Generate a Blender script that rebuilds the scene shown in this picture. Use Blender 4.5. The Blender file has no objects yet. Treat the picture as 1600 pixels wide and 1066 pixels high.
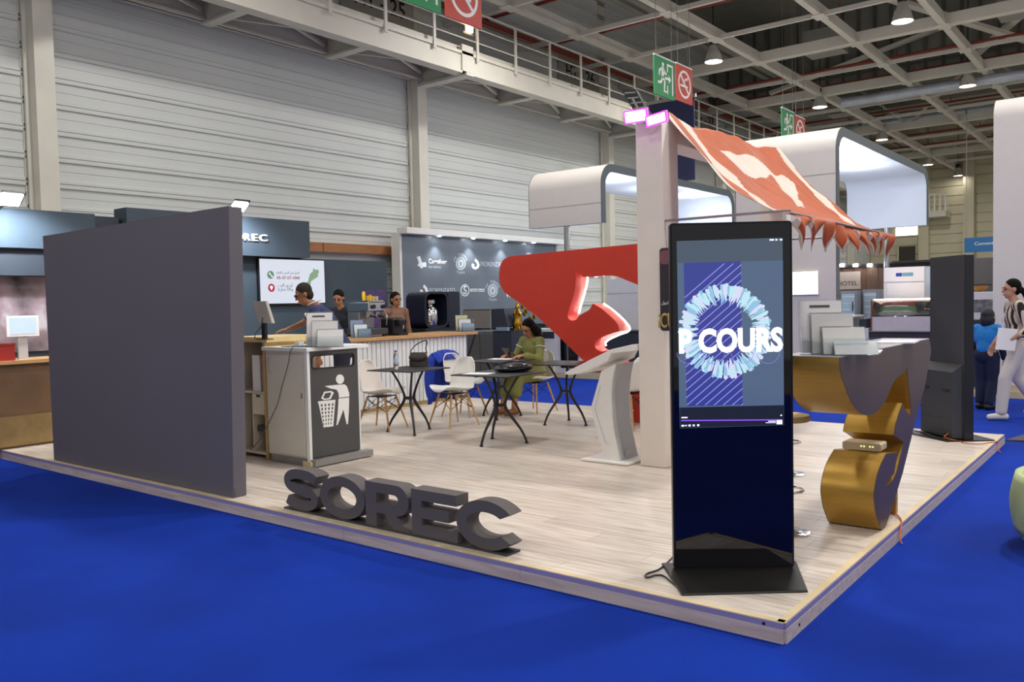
import bpy, bmesh, math, random
from mathutils import Vector, Matrix
from mathutils.geometry import tessellate_polygon
random.seed(7)
S = bpy.context.scene
COL = S.collection

# ------------------------------------------------------------------ camera
FPX = 1313.352
RM = ((0.78599568, 0.01082509, -0.61813721), (0.6178478, -0.0489976, 0.7847696), (-0.02179204, -0.99874023, -0.04520016))
CAM = Vector((1.37051841, -3.68454977, 1.57))
cd = bpy.data.cameras.new('camera'); cam = bpy.data.objects.new('camera', cd); COL.objects.link(cam)
cd.sensor_width = 36.0; cd.lens = 36.0 * FPX / 1600.0; cd.clip_start = 0.05; cd.clip_end = 300
cam.matrix_world = Matrix(((RM[0][0], -RM[0][1], -RM[0][2], CAM.x), (RM[1][0], -RM[1][1], -RM[1][2], CAM.y),
                           (RM[2][0], -RM[2][1], -RM[2][2], CAM.z), (0, 0, 0, 1)))
S.camera = cam
# ------------------------------------------------------------------ world + exposure
w = bpy.data.worlds.new('hall_world'); S.world = w; w.use_nodes = True
w.node_tree.nodes['Background'].inputs[0].default_value = (1.0, 0.98, 0.96, 1)
w.node_tree.nodes['Background'].inputs[1].default_value = 0.4
S.view_settings.view_transform = 'Standard'; S.view_settings.look = 'None'
S.view_settings.exposure = 0.28; S.view_settings.gamma = 1.0; S.view_settings.use_curve_mapping = False
S.cycles.max_bounces = 8; S.cycles.diffuse_bounces = 3; S.cycles.glossy_bounces = 3; S.cycles.transmission_bounces = 6
LAMP_W = 105.0

def hall_flood(name, loc, target, energy, size=70, blend=0.5, soft=0.25, color=(1.0, 0.97, 0.93)):
    ld = bpy.data.lights.new(name, 'SPOT'); ld.energy = energy; ld.spot_size = math.radians(size); ld.spot_blend = blend; ld.shadow_soft_size = soft; ld.color = color
    lo = bpy.data.objects.new(name, ld); COL.objects.link(lo); lo.location = loc
    lo.rotation_euler = (Vector(target) - Vector(loc)).to_track_quat('-Z', 'Y').to_euler()
hall_flood('catwalk_flood', (-11.2, 1.6, 7.0), (-4.2, 2.2, 0), 1700, 75, 0.6, 0.15)      # flood on the catwalk, above the frame
hall_flood('hall_flood', (1.35, 5.6, 7.7), (-3.4, 3.4, 0), 900, 80, 0.7, 0.2)           # lamp above the aisle right of the stand
# ------------------------------------------------------------------ measuring helpers (survey of the photo -> metres)
def ray(px, py):
    v = (px - 800, py - 533, FPX)
    return Vector([sum(RM[i][k] * v[k] for k in range(3)) for i in range(3)])
def onx(px, py, x):
    r = ray(px, py); return CAM + r * ((x - CAM.x) / r.x)
def ony(px, py, y):
    r = ray(px, py); return CAM + r * ((y - CAM.y) / r.y)
def onz(px, py, z):
    r = ray(px, py); return CAM + r * ((z - CAM.z) / r.z)
def onpl(px, py, p0, n):
    r = ray(px, py); return CAM + r * ((Vector(p0) - CAM).dot(n) / r.dot(n))
PZ = 0.095            # top of the exhibition platform

# ------------------------------------------------------------------ materials
def lin(h):
    h = h.lstrip('#'); o = []
    for i in (0, 2, 4):
        c = int(h[i:i+2], 16) / 255.0
        o.append(c / 12.92 if c <= 0.04045 else ((c + 0.055) / 1.055) ** 2.4)
    return o
MATS = {}
def mat(name, hexc, rough=0.5, metal=0.0, var=0.06, scale=6.0, bump=0.0, bscale=60.0, emit=None, es=0.0, trans=0.0,
        stretch=None, spec=0.5, coat=0.0, rand=0.0):
    if name in MATS: return MATS[name]
    m = bpy.data.materials.new(name); m.use_nodes = True; MATS[name] = m
    nt = m.node_tree; N = nt.nodes; L = nt.links; b = N['Principled BSDF']
    c = lin(hexc)
    b.inputs['Roughness'].default_value = rough; b.inputs['Metallic'].default_value = metal
    b.inputs['Specular IOR Level'].default_value = spec
    if coat: b.inputs['Coat Weight'].default_value = coat; b.inputs['Coat Roughness'].default_value = 0.08
    tc = N.new('ShaderNodeTexCoord'); mp = N.new('ShaderNodeMapping'); L.new(tc.outputs['Object'], mp.inputs[0])
    if stretch: mp.inputs['Scale'].default_value = stretch
    nz = N.new('ShaderNodeTexNoise'); nz.inputs['Scale'].default_value = scale; nz.inputs['Detail'].default_value = 4
    L.new(mp.outputs[0], nz.inputs['Vector'])
    rp = N.new('ShaderNodeValToRGB'); L.new(nz.outputs['Fac'], rp.inputs[0])
    rp.color_ramp.elements[0].position = 0.3; rp.color_ramp.elements[1].position = 0.7
    rp.color_ramp.elements[0].color = [max(0, x * (1 - var)) for x in c] + [1]
    rp.color_ramp.elements[1].color = [min(1, x * (1 + var)) for x in c] + [1]
    out = rp.outputs[0]
    if rand:
        oi = N.new('ShaderNodeObjectInfo'); mr = N.new('ShaderNodeMapRange')
        mr.inputs['To Min'].default_value = 1 - rand; mr.inputs['To Max'].default_value = 1 + rand * 0.5
        L.new(oi.outputs['Random'], mr.inputs[0])
        mx = N.new('ShaderNodeMix'); mx.data_type = 'RGBA'; mx.blend_type = 'MULTIPLY'; mx.inputs[0].default_value = 1
        L.new(out, mx.inputs[6]); L.new(mr.outputs[0], mx.inputs[7]); out = mx.outputs[2]
    L.new(out, b.inputs['Base Color'])
    if bump:
        n2 = N.new('ShaderNodeTexNoise'); n2.inputs['Scale'].default_value = bscale; L.new(mp.outputs[0], n2.inputs['Vector'])
        bp = N.new('ShaderNodeBump'); bp.inputs['Strength'].default_value = bump; bp.inputs['Distance'].default_value = 0.01
        L.new(n2.outputs['Fac'], bp.inputs['Height']); L.new(bp.outputs[0], b.inputs['Normal'])
    if emit:
        b.inputs['Emission Color'].default_value = lin(emit) + [1]; b.inputs['Emission Strength'].default_value = es
    if trans: b.inputs['Transmission Weight'].default_value = trans
    return m

# ------------------------------------------------------------------ mesh builder
class MB:
    def __init__(s): s.v = []; s.f = []; s.mi = []; s.cur = 0
    def _add(s, vs, fs):
        o = len(s.v); s.v += [tuple(p) for p in vs]; s.f += [[i + o for i in f] for f in fs]; s.mi += [s.cur] * len(fs); return s
    def box(s, x0, x1, y0, y1, z0, z1):
        x0, x1 = min(x0, x1), max(x0, x1); y0, y1 = min(y0, y1), max(y0, y1); z0, z1 = min(z0, z1), max(z0, z1)
        v = [(x, y, z) for z in (z0, z1) for y in (y0, y1) for x in (x0, x1)]
        return s._add(v, [(0, 2, 3, 1), (4, 5, 7, 6), (0, 1, 5, 4), (2, 6, 7, 3), (0, 4, 6, 2), (1, 3, 7, 5)])
    def hexa(s, bot, top):
        return s._add(list(bot) + list(top), [(3, 2, 1, 0), (4, 5, 6, 7), (0, 1, 5, 4), (1, 2, 6, 5), (2, 3, 7, 6), (3, 0, 4, 7)])
    def bar(s, a, b, w, h=None, up=(0, 0, 1)):
        h = h or w; a = Vector(a); b = Vector(b); d = (b - a).normalized(); u = Vector(up)
        if abs(d.dot(u)) > 0.98: u = Vector((1, 0, 0))
        r = d.cross(u).normalized() * (w / 2); t = r.cross(d).normalized() * (h / 2)
        return s.hexa([a - r - t, a + r - t, a + r + t, a - r + t], [b - r - t, b + r - t, b + r + t, b - r + t])
    def tube(s, pts, r, n=8, closed=False):
        pts = [Vector(p) for p in pts]; k = len(pts); rs = r if isinstance(r, (list, tuple)) else [r] * k
        ref = None; vs = []
        for i, p in enumerate(pts):
            d = (pts[(i + 1) % k] - pts[i - 1]) if closed else (pts[min(i + 1, k - 1)] - pts[max(i - 1, 0)])
            d = d.normalized() if d.length > 1e-9 else Vector((0, 0, 1))
            if ref is None: ref = d.orthogonal().normalized()
            ref = (ref - d * ref.dot(d)); ref = ref.normalized() if ref.length > 1e-6 else d.orthogonal().normalized()
            o = d.cross(ref)
            vs += [p + (ref * math.cos(2 * math.pi * j / n) + o * math.sin(2 * math.pi * j / n)) * rs[i] for j in range(n)]
        fs = []
        for i in range(k if closed else k - 1):
            a = i * n; b = ((i + 1) % k) * n
            fs += [(a + j, a + (j + 1) % n, b + (j + 1) % n, b + j) for j in range(n)]
        if not closed: fs += [tuple(range(n - 1, -1, -1)), tuple(range((k - 1) * n, k * n))]
        return s._add(vs, fs)
    def lathe(s, prof, c=(0, 0, 0), n=20, axis='z'):
        vs = []
        for r, h in prof:
            for j in range(n):
                a = 2 * math.pi * j / n; p = (r * math.cos(a), r * math.sin(a), h)
                if axis == 'x': p = (p[2], p[0], p[1])
                if axis == 'y': p = (p[0], p[2], p[1])
                vs.append((p[0] + c[0], p[1] + c[1], p[2] + c[2]))
        fs = [(i * n + j, i * n + (j + 1) % n, (i + 1) * n + (j + 1) % n, (i + 1) * n + j) for i in range(len(prof) - 1) for j in range(n)]
        fs += [tuple(range(n - 1, -1, -1)), tuple(range((len(prof) - 1) * n, len(prof) * n))]
        return s._add(vs, fs)
    def ball(s, c, r, n=10, m=14):
        r = r if isinstance(r, (tuple, list)) else (r, r, r); vs = []; fs = []
        for i in range(n + 1):
            t = math.pi * i / n
            for j in range(m):
                a = 2 * math.pi * j / m
                vs.append((c[0] + r[0] * math.sin(t) * math.cos(a), c[1] + r[1] * math.sin(t) * math.sin(a), c[2] + r[2] * math.cos(t)))
        for i in range(n):
            for j in range(m): fs.append((i * m + j, (i + 1) * m + j, (i + 1) * m + (j + 1) % m, i * m + (j + 1) % m))
        return s._add(vs, fs)
    def prism(s, loops, fr, t0, t1):
        """2D loops (first outline, then holes) in frame fr=(o,u,v,n), extruded along n from t0 to t1"""
        if not isinstance(loops[0][0], (tuple, list, Vector)): loops = [loops]
        o, u, v, n = [Vector(q) for q in fr]
        flat = [p for l in loops for p in l]; k = len(flat)
        P = lambda p, t: o + u * p[0] + v * p[1] + n * t
        vs = [P(p, t0) for p in flat] + [P(p, t1) for p in flat]
        if len(loops) == 1:
            fs = [tuple(range(k)), tuple(range(2 * k - 1, k - 1, -1))]
        else:
            tr = tessellate_polygon([[Vector((p[0], p[1], 0)) for p in l] for l in loops])
            fs = [tuple(t) for t in tr] + [tuple(i + k for i in reversed(t)) for t in tr]
        b = 0
        for l in loops:
            q = len(l); fs += [(b + i, b + (i + 1) % q, k + b + (i + 1) % q, k + b + i) for i in range(q)]; b += q
        return s._add(vs, fs)
    def grid(s, fn, nu, nv, close_u=False):
        vs = [fn(i / nu, j / nv) for j in range(nv + 1) for i in range(nu + 1)]
        return s._add(vs, [(j * (nu + 1) + i, j * (nu + 1) + i + 1, (j + 1) * (nu + 1) + i + 1, (j + 1) * (nu + 1) + i) for j in range(nv) for i in range(nu)])
    def build(s, name, m, parent=None, world=True, smooth=False, bevel=0.0, solid=0.0, fix=True):
        off = wloc(parent) if (parent is not None and world) else Vector((0, 0, 0))
        me = bpy.data.meshes.new(name)
        me.from_pydata([tuple(Vector(p) - off) for p in s.v], [], s.f)
        ms = m if isinstance(m, (list, tuple)) else [m]
        for x in ms: me.materials.append(x)
        if len(ms) > 1: me.polygons.foreach_set('material_index', s.mi)
        bm = bmesh.new(); bm.from_mesh(me)
        bmesh.ops.remove_doubles(bm, verts=bm.verts, dist=1e-5)
        if fix: bmesh.ops.recalc_face_normals(bm, faces=bm.faces)
        if bevel:
            ed = [e for e in bm.edges if len(e.link_faces) == 2 and e.calc_face_angle(0) > 0.6]
            bmesh.ops.bevel(bm, geom=ed, offset=bevel, segments=2, affect='EDGES', profile=0.5, clamp_overlap=True)
        if smooth:
            for f in bm.faces: f.smooth = True
            for e in bm.edges:
                if len(e.link_faces) == 2 and e.calc_face_angle(0) > 0.7: e.smooth = False
        bm.to_mesh(me); bm.free()
        ob = bpy.data.objects.new(name, me); COL.objects.link(ob)
        if parent is not None: ob.parent = parent
        if solid:
            md = ob.modifiers.new('solid', 'SOLIDIFY'); md.thickness = solid
        return ob
def wloc(o):
    v = Vector((0, 0, 0))
    while o is not None: v += o.location; o = o.parent
    return v
def tag(o, label=None, cat=None, group=None, kind=None):
    if label: o['label'] = label
    if cat: o['category'] = cat
    if group: o['group'] = group
    if kind: o['kind'] = kind
    return o
def T(name, label, cat, loc, rz=0.0, group=None):
    o = bpy.data.objects.new(name, None); COL.objects.link(o); o.location = loc; o.rotation_euler = (0, 0, rz)
    o.empty_display_size = 0.1
    return tag(o, label, cat, group)
def copy_tree(o, parent=None):
    c = o.copy(); COL.objects.link(c); c.parent = parent
    for ch in list(o.children): copy_tree(ch, c)
    return c
def BX(name, m, parent, x0, x1, y0, y1, z0, z1, bevel=0.0, world=True):
    return MB().box(x0, x1, y0, y1, z0, z1).build(name, m, parent, world=world, bevel=bevel)
def circ(cx, cy, r, n=24, a0=0, a1=360, ry=None):
    full = abs(a1 - a0) >= 359.9; k = n if full else n + 1
    return [(cx + r * math.cos(math.radians(a0 + (a1 - a0) * i / n)), cy + (ry or r) * math.sin(math.radians(a0 + (a1 - a0) * i / n))) for i in range(k)]
def rrect(x0, y0, x1, y1, r, n=5):
    p = []
    for cx, cy, a in ((x1 - r, y1 - r, 0), (x0 + r, y1 - r, 90), (x0 + r, y0 + r, 180), (x1 - r, y0 + r, 270)):
        p += [(cx + r * math.cos(math.radians(a + 90 * i / n)), cy + r * math.sin(math.radians(a + 90 * i / n))) for i in range(n + 1)]
    return p
def smoothp(pts, k=4, closed=True):
    """Catmull-Rom through 2D/3D points"""
    n = len(pts); out = []; pts = [Vector(p) for p in pts]
    rng = range(n) if closed else range(n - 1)
    for i in rng:
        if closed: a, b, c, d = pts[i - 1], pts[i], pts[(i + 1) % n], pts[(i + 2) % n]
        else: a, b, c, d = pts[max(i - 1, 0)], pts[i], pts[i + 1], pts[min(i + 2, n - 1)]
        for j in range(k):
            t = j / k
            out.append(0.5 * ((2 * b) + (c - a) * t + (2 * a - 5 * b + 4 * c - d) * t * t + (3 * b - a - 3 * c + d) * t ** 3))
    if not closed: out.append(pts[-1])
    return [tuple(p) for p in out]
FX = lambda x: ((x, 0, 0), (0, 1, 0), (0, 0, 1), (1, 0, 0))      # plane facing +X : u=y v=z
FY = lambda y: ((0, y, 0), (1, 0, 0), (0, 0, 1), (0, -1, 0))     # plane facing -Y : u=x v=z
# ------------------------------------------------------------------ lettering
AR = {'ا': (0xFE8D, 0xFE8E), 'أ': (0xFE83, 0xFE84), 'ب': (0xFE8F, 0xFE90, 0xFE91, 0xFE92), 'ت': (0xFE95, 0xFE96, 0xFE97, 0xFE98),
      'ج': (0xFE9D, 0xFE9E, 0xFE9F, 0xFEA0), 'ح': (0xFEA1, 0xFEA2, 0xFEA3, 0xFEA4), 'ر': (0xFEAD, 0xFEAE), 'ز': (0xFEAF, 0xFEB0), 'ص': (0xFEB9, 0xFEBA, 0xFEBB, 0xFEBC),
      'ف': (0xFED1, 0xFED2, 0xFED3, 0xFED4), 'ق': (0xFED5, 0xFED6, 0xFED7, 0xFED8), 'ك': (0xFED9, 0xFEDA, 0xFEDB, 0xFEDC),
      'ل': (0xFEDD, 0xFEDE, 0xFEDF, 0xFEE0), 'م': (0xFEE1, 0xFEE2, 0xFEE3, 0xFEE4), 'ن': (0xFEE5, 0xFEE6, 0xFEE7, 0xFEE8),
      'و': (0xFEED, 0xFEEE), 'ي': (0xFEF1, 0xFEF2, 0xFEF3, 0xFEF4), 'ة': (0xFE93, 0xFE94), 'ش': (0xFEB5, 0xFEB6, 0xFEB7, 0xFEB8)}
def arabic(s):
    o = []
    for wd in s.split(' '):
        q = []
        for i, ch in enumerate(wd):
            f = AR[ch]; pj = i > 0 and len(AR[wd[i - 1]]) == 4; nj = i < len(wd) - 1 and len(f) == 4
            q.append(chr(f[3] if pj and nj else f[2] if nj else f[1] if pj else f[0]))
        o.append(''.join(reversed(q)))
    return ' '.join(reversed(o))
def text(name, s, m, parent, fr, cx, cy, w=None, h=None, t=0.002, bold=0.0):
    """flat lettering: mesh in frame fr centred on (cx,cy), scaled to width w and/or height h"""
    cu = bpy.data.curves.new('txt', 'FONT'); cu.body = s; cu.size = 1.0; cu.extrude = 0.0; cu.offset = bold; cu.resolution_u = 3
    ob = bpy.data.objects.new('txt', cu); COL.objects.link(ob)
    bpy.context.view_layer.update()
    me = bpy.data.meshes.new_from_object(ob.evaluated_get(bpy.context.evaluated_depsgraph_get()))
    bpy.data.objects.remove(ob); bpy.data.curves.remove(cu)
    if not me.vertices: return None
    xs = [v.co.x for v in me.vertices]; ys = [v.co.y for v in me.vertices]
    x0, x1, y0, y1 = min(xs), max(xs), min(ys), max(ys)
    if w is None and h is None: h = 0.1
    sx = w / (x1 - x0) if w else None; sy = h / (y1 - y0) if h else None
    sx = sx or sy; sy = sy or sx
    bm = bmesh.new(); bm.from_mesh(me); bpy.data.meshes.remove(me)
    o, u, v, n = [Vector(q) for q in fr]; off = wloc(parent) if parent else Vector()
    ex = bmesh.ops.extrude_face_region(bm, geom=list(bm.faces))
    top = set(g for g in ex['geom'] if isinstance(g, bmesh.types.BMVert))
    for vv in bm.verts:
        a = (vv.co.x - (x0 + x1) / 2) * sx + cx; b = (vv.co.y - (y0 + y1) / 2) * sy + cy
        vv.co = o + u * a + v * b + n * (t if vv in top else 0.0) - off
    bmesh.ops.recalc_face_normals(bm, faces=bm.faces)
    me = bpy.data.meshes.new(name); bm.to_mesh(me); bm.free(); me.materials.append(m)
    q = bpy.data.objects.new(name, me); COL.objects.link(q)
    if parent: q.parent = parent
    if ' ' in s: q['kind'] = 'stuff'
    return q
# ================================================================== SETTING
M_carpet = mat('carpet_blue', '#0a329c', 0.92, var=0.2, scale=0.9, bump=0.35, bscale=240, spec=0.15)
M_clad = mat('cladding', '#d3d6d4', 0.55, var=0.04, scale=0.7)
M_cladw = mat('cladding_far', '#d6cfb4', 0.6, var=0.05, scale=0.6)
M_steel = mat('painted_steel', '#dad6cb', 0.5, var=0.05, scale=2)
M_roof = mat('roof_deck', '#84837a', 0.8, var=0.1, scale=2)
M_roofr = mat('roof_rib', '#5c5b54', 0.8, var=0.1, scale=2)
M_redpipe = mat('red_pipe', '#8e3226', 0.5)
M_duct = mat('duct_foil', '#c9d2e0', 0.3, metal=0.35, var=0.12, scale=3, bump=0.4, bscale=6)
M_tray = mat('cable_tray', '#9a9a92', 0.5, metal=0.3)
M_darkdeck = mat('grating', '#4a4a4a', 0.8)
M_black = mat('black_plastic', '#141417', 0.4)
M_white = mat('white_paint', '#eceae6', 0.45, var=0.02)
M_whiteprint = mat('white_print', '#f2f2f0', 0.5, var=0.01)

M_conc = mat('hall_concrete', '#8f8b84', 0.7, var=0.1, scale=1.5)
fl = BX('floor', M_conc, None, -12.1, 14, -10, 46, -0.1, -0.006); tag(fl, kind='structure')
def carpet_z(x, y): return 0.0
BX('carpet', M_carpet, fl, -9.6, 7.5, -6.5, 10.9, -0.006, 0.0)
COLY = [-5.98, 1.97, 9.92, 17.87, 25.82, 33.77, 41.72]
wl = BX('wall_left', M_clad, None, -12.3, -12.05, -10, 46, 0, 11.2); tag(wl, kind='structure')
# cladding strips: one rib profile, shared mesh per bay length
prof = [(-12.03, 0), (-12.0, 0.012), (-12.0, 0.05), (-12.018, 0.058), (-12.018, 0.075), (-12.0, 0.083), (-12.0, 0.12), (-12.035, 0.135),
        (-12.035, 0.255), (-12.044, 0.26), (-12.044, 0.268), (-12.035, 0.273), (-12.035, 0.396), (-12.03, 0.4)]
def strip(y0, y1):
    b = MB(); n = len(prof)
    b._add([(x, y0, z) for x, z in prof] + [(x, y1, z) for x, z in prof], [(i, i + 1, n + i + 1, n + i) for i in range(n - 1)])
    return b
base = None
for bi in range(len(COLY) - 1):
    for r in range(24):
        z0 = 1.46 + 0.4 * r
        if bi == 0 and r > 15: continue
        if base is None:
            base = strip(0, 7.95).build('cladding_panel', M_clad, wl, world=False, fix=False); o = base
        else:
            o = base.copy(); COL.objects.link(o); o.parent = wl
        o.location = (0, COLY[bi], z0)
for y in COLY:
    c = MB().box(-12.05, -11.72, y - 0.14, y + 0.14, 0, 6.6)
    c.box(-12.05, -12.0, y - 0.22, y + 0.2, 0, 10.8).box(-11.98, -11.93, y - 0.2, y - 0.14, 0, 6.6)
    c.build('column', M_steel, wl)
# bay numbers up on the wall
M_num = mat('black_lettering', '#15140f', 0.6)
M_plate = mat('number_plate', '#a9a79e', 0.7)
for y, s in ((9.05, 'H1 - 25'), (16.75, 'H1 - 26'), (24.85, 'H1 - 27')):
    BX('number_plate', M_plate, wl, -12.0, -11.99, y - 1.15, y + 0.95, 6.9, 8.6)
    text('bay_number', s, M_num, wl, ((-11.985, 0, 0), (0, 1, 0), (0, 0, 1), (1, 0, 0)), y - 0.05, 8.02, w=1.45, t=0.004, bold=0.012)
# ---- far wall
wb = BX('wall_back', M_cladw, None, -12.3, 14, 46, 46.3, 0, 11.2); tag(wb, kind='structure')
for i in range(22):
    BX('cladding_panel', M_cladw, wb, -12, 14, 45.94, 46.0, 0.25 + 0.5 * i, 0.25 + 0.5 * i + 0.44)
for x in (-9.2, -7.05, -3.4, 2): BX('column', M_cladw, wb, x - 0.25, x + 0.25, 45.5, 45.94, 0, 9)
p = ony(1440, 345, 45.9)
M_bright = mat('daylight_pane', '#ffffff', 0.4, emit='#fdfdff', es=1.6)
win = BX('window_1', M_bright, None, ony(1400, 345, 45.9).x, ony(1433, 345, 45.9).x, 45.86, 45.93, ony(1420, 368, 45.9).z, ony(1420, 345, 45.9).z); tag(win, kind='structure')
BX('window_frame', M_steel, win, ony(1399, 345, 45.9).x, ony(1434, 345, 45.9).x, 45.85, 45.93, ony(1420, 369.5, 45.9).z, ony(1420, 368, 45.9).z)
M_dark1 = mat('dark_opening', '#4a463f', 0.9)
bq = ony(1468, 318, 45.4)
MB().box(bq.x - 0.9, bq.x + 0.45, 44.6, 45.9, bq.z - 0.75, bq.z - 0.45).build('balcony_slab', M_steel, wb)
for k in range(6): MB().box(bq.x - 0.9 + 0.26 * k, bq.x - 0.84 + 0.26 * k, 44.62, 44.68, bq.z - 0.45, bq.z + 0.4).build('balcony_post', M_whiteprint, wb)
MB().box(bq.x - 0.9, bq.x + 0.45, 44.6, 44.68, bq.z + 0.4, bq.z + 0.46).build('balcony_rail', M_whiteprint, wb)
dr = BX('door_1', M_dark1, None, ony(1405, 400, 45.9).x, ony(1430, 400, 45.9).x, 45.84, 45.93, 0.3, ony(1420, 385, 45.9).z); tag(dr, kind='structure')
BX('door_frame', M_cladw, dr, ony(1402, 400, 45.9).x, ony(1405, 400, 45.9).x, 45.8, 45.94, 0.3, ony(1420, 384, 45.9).z)
# ---- ceiling
ce = BX('ceiling', M_roof, None, -12.3, 14, -10, 46.3, 10.9, 11.1); tag(ce, kind='structure')
bh = BX('ceiling_bulkhead', M_roof, None, -12.0, 14, 25.2, 25.3, 8.55, 10.9); tag(bh, kind='structure')
for i in range(52):
    BX('rib', M_roofr, bh, -11.8 + 0.5 * i, -11.72 + 0.5 * i, 25.1, 25.2, 8.55, 10.9)
BX('rail', M_roofr, bh, -12, 14, 25.05, 25.12, 8.75, 8.8)
YB = [-10.1, -7.65, -5.1, -3.05, -0.6, 1.9, 4.4, 7]
XB = [3.2, 5.8, 8.4, 11.05, 13.72, 16.25, 19.0, 21.6, 24.15, 26.7, 29.3, 31.9, 34.5, 37.1, 39.7, 42.3]
for x in YB:
    b = MB(); b.box(x - 0.075, x + 0.075, 6, 45.9, 8.0, 8.1).box(x - 0.03, x + 0.03, 6, 45.9, 8.12, 8.3)
    for y in XB[2:]: b.box(x - 0.14, x + 0.14, y - 0.22, y + 0.22, 7.985, 8.0)
    b.build('roof_beam', M_steel, ce)
for i, y in enumerate(XB):
    th = i in (6, 8, 11, 14); b = MB(); h = 0.13 if th else 0.04
    b.box(-12, 14, y - h, y + h, 8.0, 8.26 if th else 8.1)
    if th and i > 8: b.box(-12, 14, y - 0.12, y + 0.12, 10.3, 10.5)
    b.build('roof_beam', M_steel, ce)
    if i in (11, 14):
        for k in range(5):
            x = -11.8 + 5 * k
            MB().bar((x, y, 8.15), (x + 2.5, y, 10.4), 0.09).build('truss_web', M_steel, ce); MB().bar((x + 2.5, y, 10.4), (x + 5, y, 8.15), 0.09).build('truss_web', M_steel, ce)
for a, b_ in (((-8.4, 14, 10.3), (-1.6, 24.6, 8.5)), ((-4.2, 12, 10.3), (0.5, 24.6, 8.5)), ((-3.2, 25, 9.9), (-9.5, 24.6, 8.5)), ((1.6, 19, 10.3), (-3.4, 24.9, 8.6))):
    MB().bar(a, b_, 0.22, 0.1).build('roof_brace', M_steel, ce)
for y in (9.6, 12.3, 15.0, 17.4, 20.2, 22.7, 24.75, 27.6, 30.2, 33, 36, 39):
    b = MB().tube([(-12, y, 8.45), (14, y, 8.45)], 0.04, 6)
    for k in range(9): b.tube([(-11 + 3 * k, y, 8.45), (-11 + 3 * k, y, 8.62)], 0.02, 5)
    b.build('sprinkler_pipe', M_redpipe, ce)
MB().tube([(-11.55, -2, 8.25), (-11.55, 46, 8.25)], 0.06, 8).build('sprinkler_pipe', M_redpipe, ce)
MB().tube([(-11.5, -2, 8.12), (-11.5, 46, 8.12)], 0.025, 6).build('sprinkler_pipe', mat('copper_pipe', '#b98a6a', 0.4, metal=0.5), ce)
for x in (-9.55, -9.2, -8.85): BX('cable_tray', M_tray, ce, x - 0.1, x + 0.1, 8, 44, 8.95, 9.05)
for y in (26.4,): 
    b = MB(); pts = [(-7.2 + 0.5 * i, y, 8.0 + 0.0) for i in range(36)]
    b.tube([(p[0], 24.9, 7.86) for p in pts], [0.15 + (0.02 if i % 3 == 0 else 0) for i in range(36)], 14)
    b.build('air_duct', M_duct, ce, smooth=True)
for y, x0, x1 in ((30.5, -9, 3), (35.2, -10, 6)): MB().tube([(x0, y, 9.0), (x1, y, 9.0)], 0.2, 12).build('air_duct', M_duct, ce, smooth=True)
for x, y in ((-6.3, 20.4), (-1.6, 20.4), (-8.4, 29)):
    MB().box(x - 0.5, x + 0.5, y - 0.4, y + 0.4, 8.3, 8.9).build('ventilation_box', M_tray, ce)
# ---- catwalk along the wall
cw = T('catwalk', 'cream steel catwalk with railing running along the corrugated hall wall', 'catwalk', (-11.2, 18, 6.4))
def ibeam(x, z0, z1, fw, y0=-9.9, y1=45.9):
    return MB().box(x - 0.02, x + 0.02, y0, y1, z0, z1).box(x - fw, x + fw, y0, y1, z0, z0 + 0.04).box(x - fw, x + fw, y0, y1, z1 - 0.04, z1)
ibeam(-11.75, 6.5, 6.98, 0.1).build('wall_beam', M_steel, cw)
o = MB().box(-10.46, -10.40, -9.9, 45.9, 6.42, 6.86).box(-10.62, -10.36, -9.9, 45.9, 6.4, 6.45).box(-10.5, -10.36, -9.9, 45.9, 6.8, 6.86).box(-10.62, -10.5, -9.9, 45.9, 6.86, 7.0)
o.build('outer_beam', M_steel, cw)
BX('deck', M_darkdeck, cw, -11.7, -10.6, -9.9, 45.9, 6.93, 6.97)
cy = -8.6
k = 0
while cy < 44:
    oc = any(abs(cy - c) < 0.4 for c in COLY)
    MB().box(-11.7, -10.5, cy - 0.03, cy + 0.03, 6.45, 6.8).box(-11.7, -10.5, cy - 0.1, cy + 0.1, 6.42, 6.46).build('cross_beam', M_steel, cw)
    MB().bar((-11.65, cy + 0.1, 6.62), (-10.6, cy + 2.5, 6.62), 0.06).bar((-10.6, cy + 0.1, 6.66), (-11.65, cy + 2.5, 6.66), 0.06).build('brace', M_steel, cw)
    cy += 2.65
for y in COLY:
    MB().box(-12, -10.3, y - 0.12, y + 0.12, 6.36, 6.42).box(-12, -10.4, y - 0.03, y + 0.03, 6.42, 6.7).box(-10.42, -10.36, y - 0.18, y + 0.18, 6.4, 7.0).build('bracket', M_steel, cw)
y = -8.4
while y < 45:
    MB().box(-10.36, -10.33, y - 0.035, y + 0.035, 6.72, 7.75).build('railing_post', M_steel, cw); y += 1.33
for z, r in ((7.75, 0.025), (7.42, 0.014), (7.12, 0.014)):
    MB().tube([(-10.35, -9.9, z), (-10.35, 45.9, z)], r, 6).build('rail', M_steel, cw)
b = MB()
for z in (7.75, 7.4): b.tube([(-11.6, -9.9, z), (-11.6, 45.9, z)], 0.012, 5)
b.build('rail', M_steel, cw)
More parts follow.
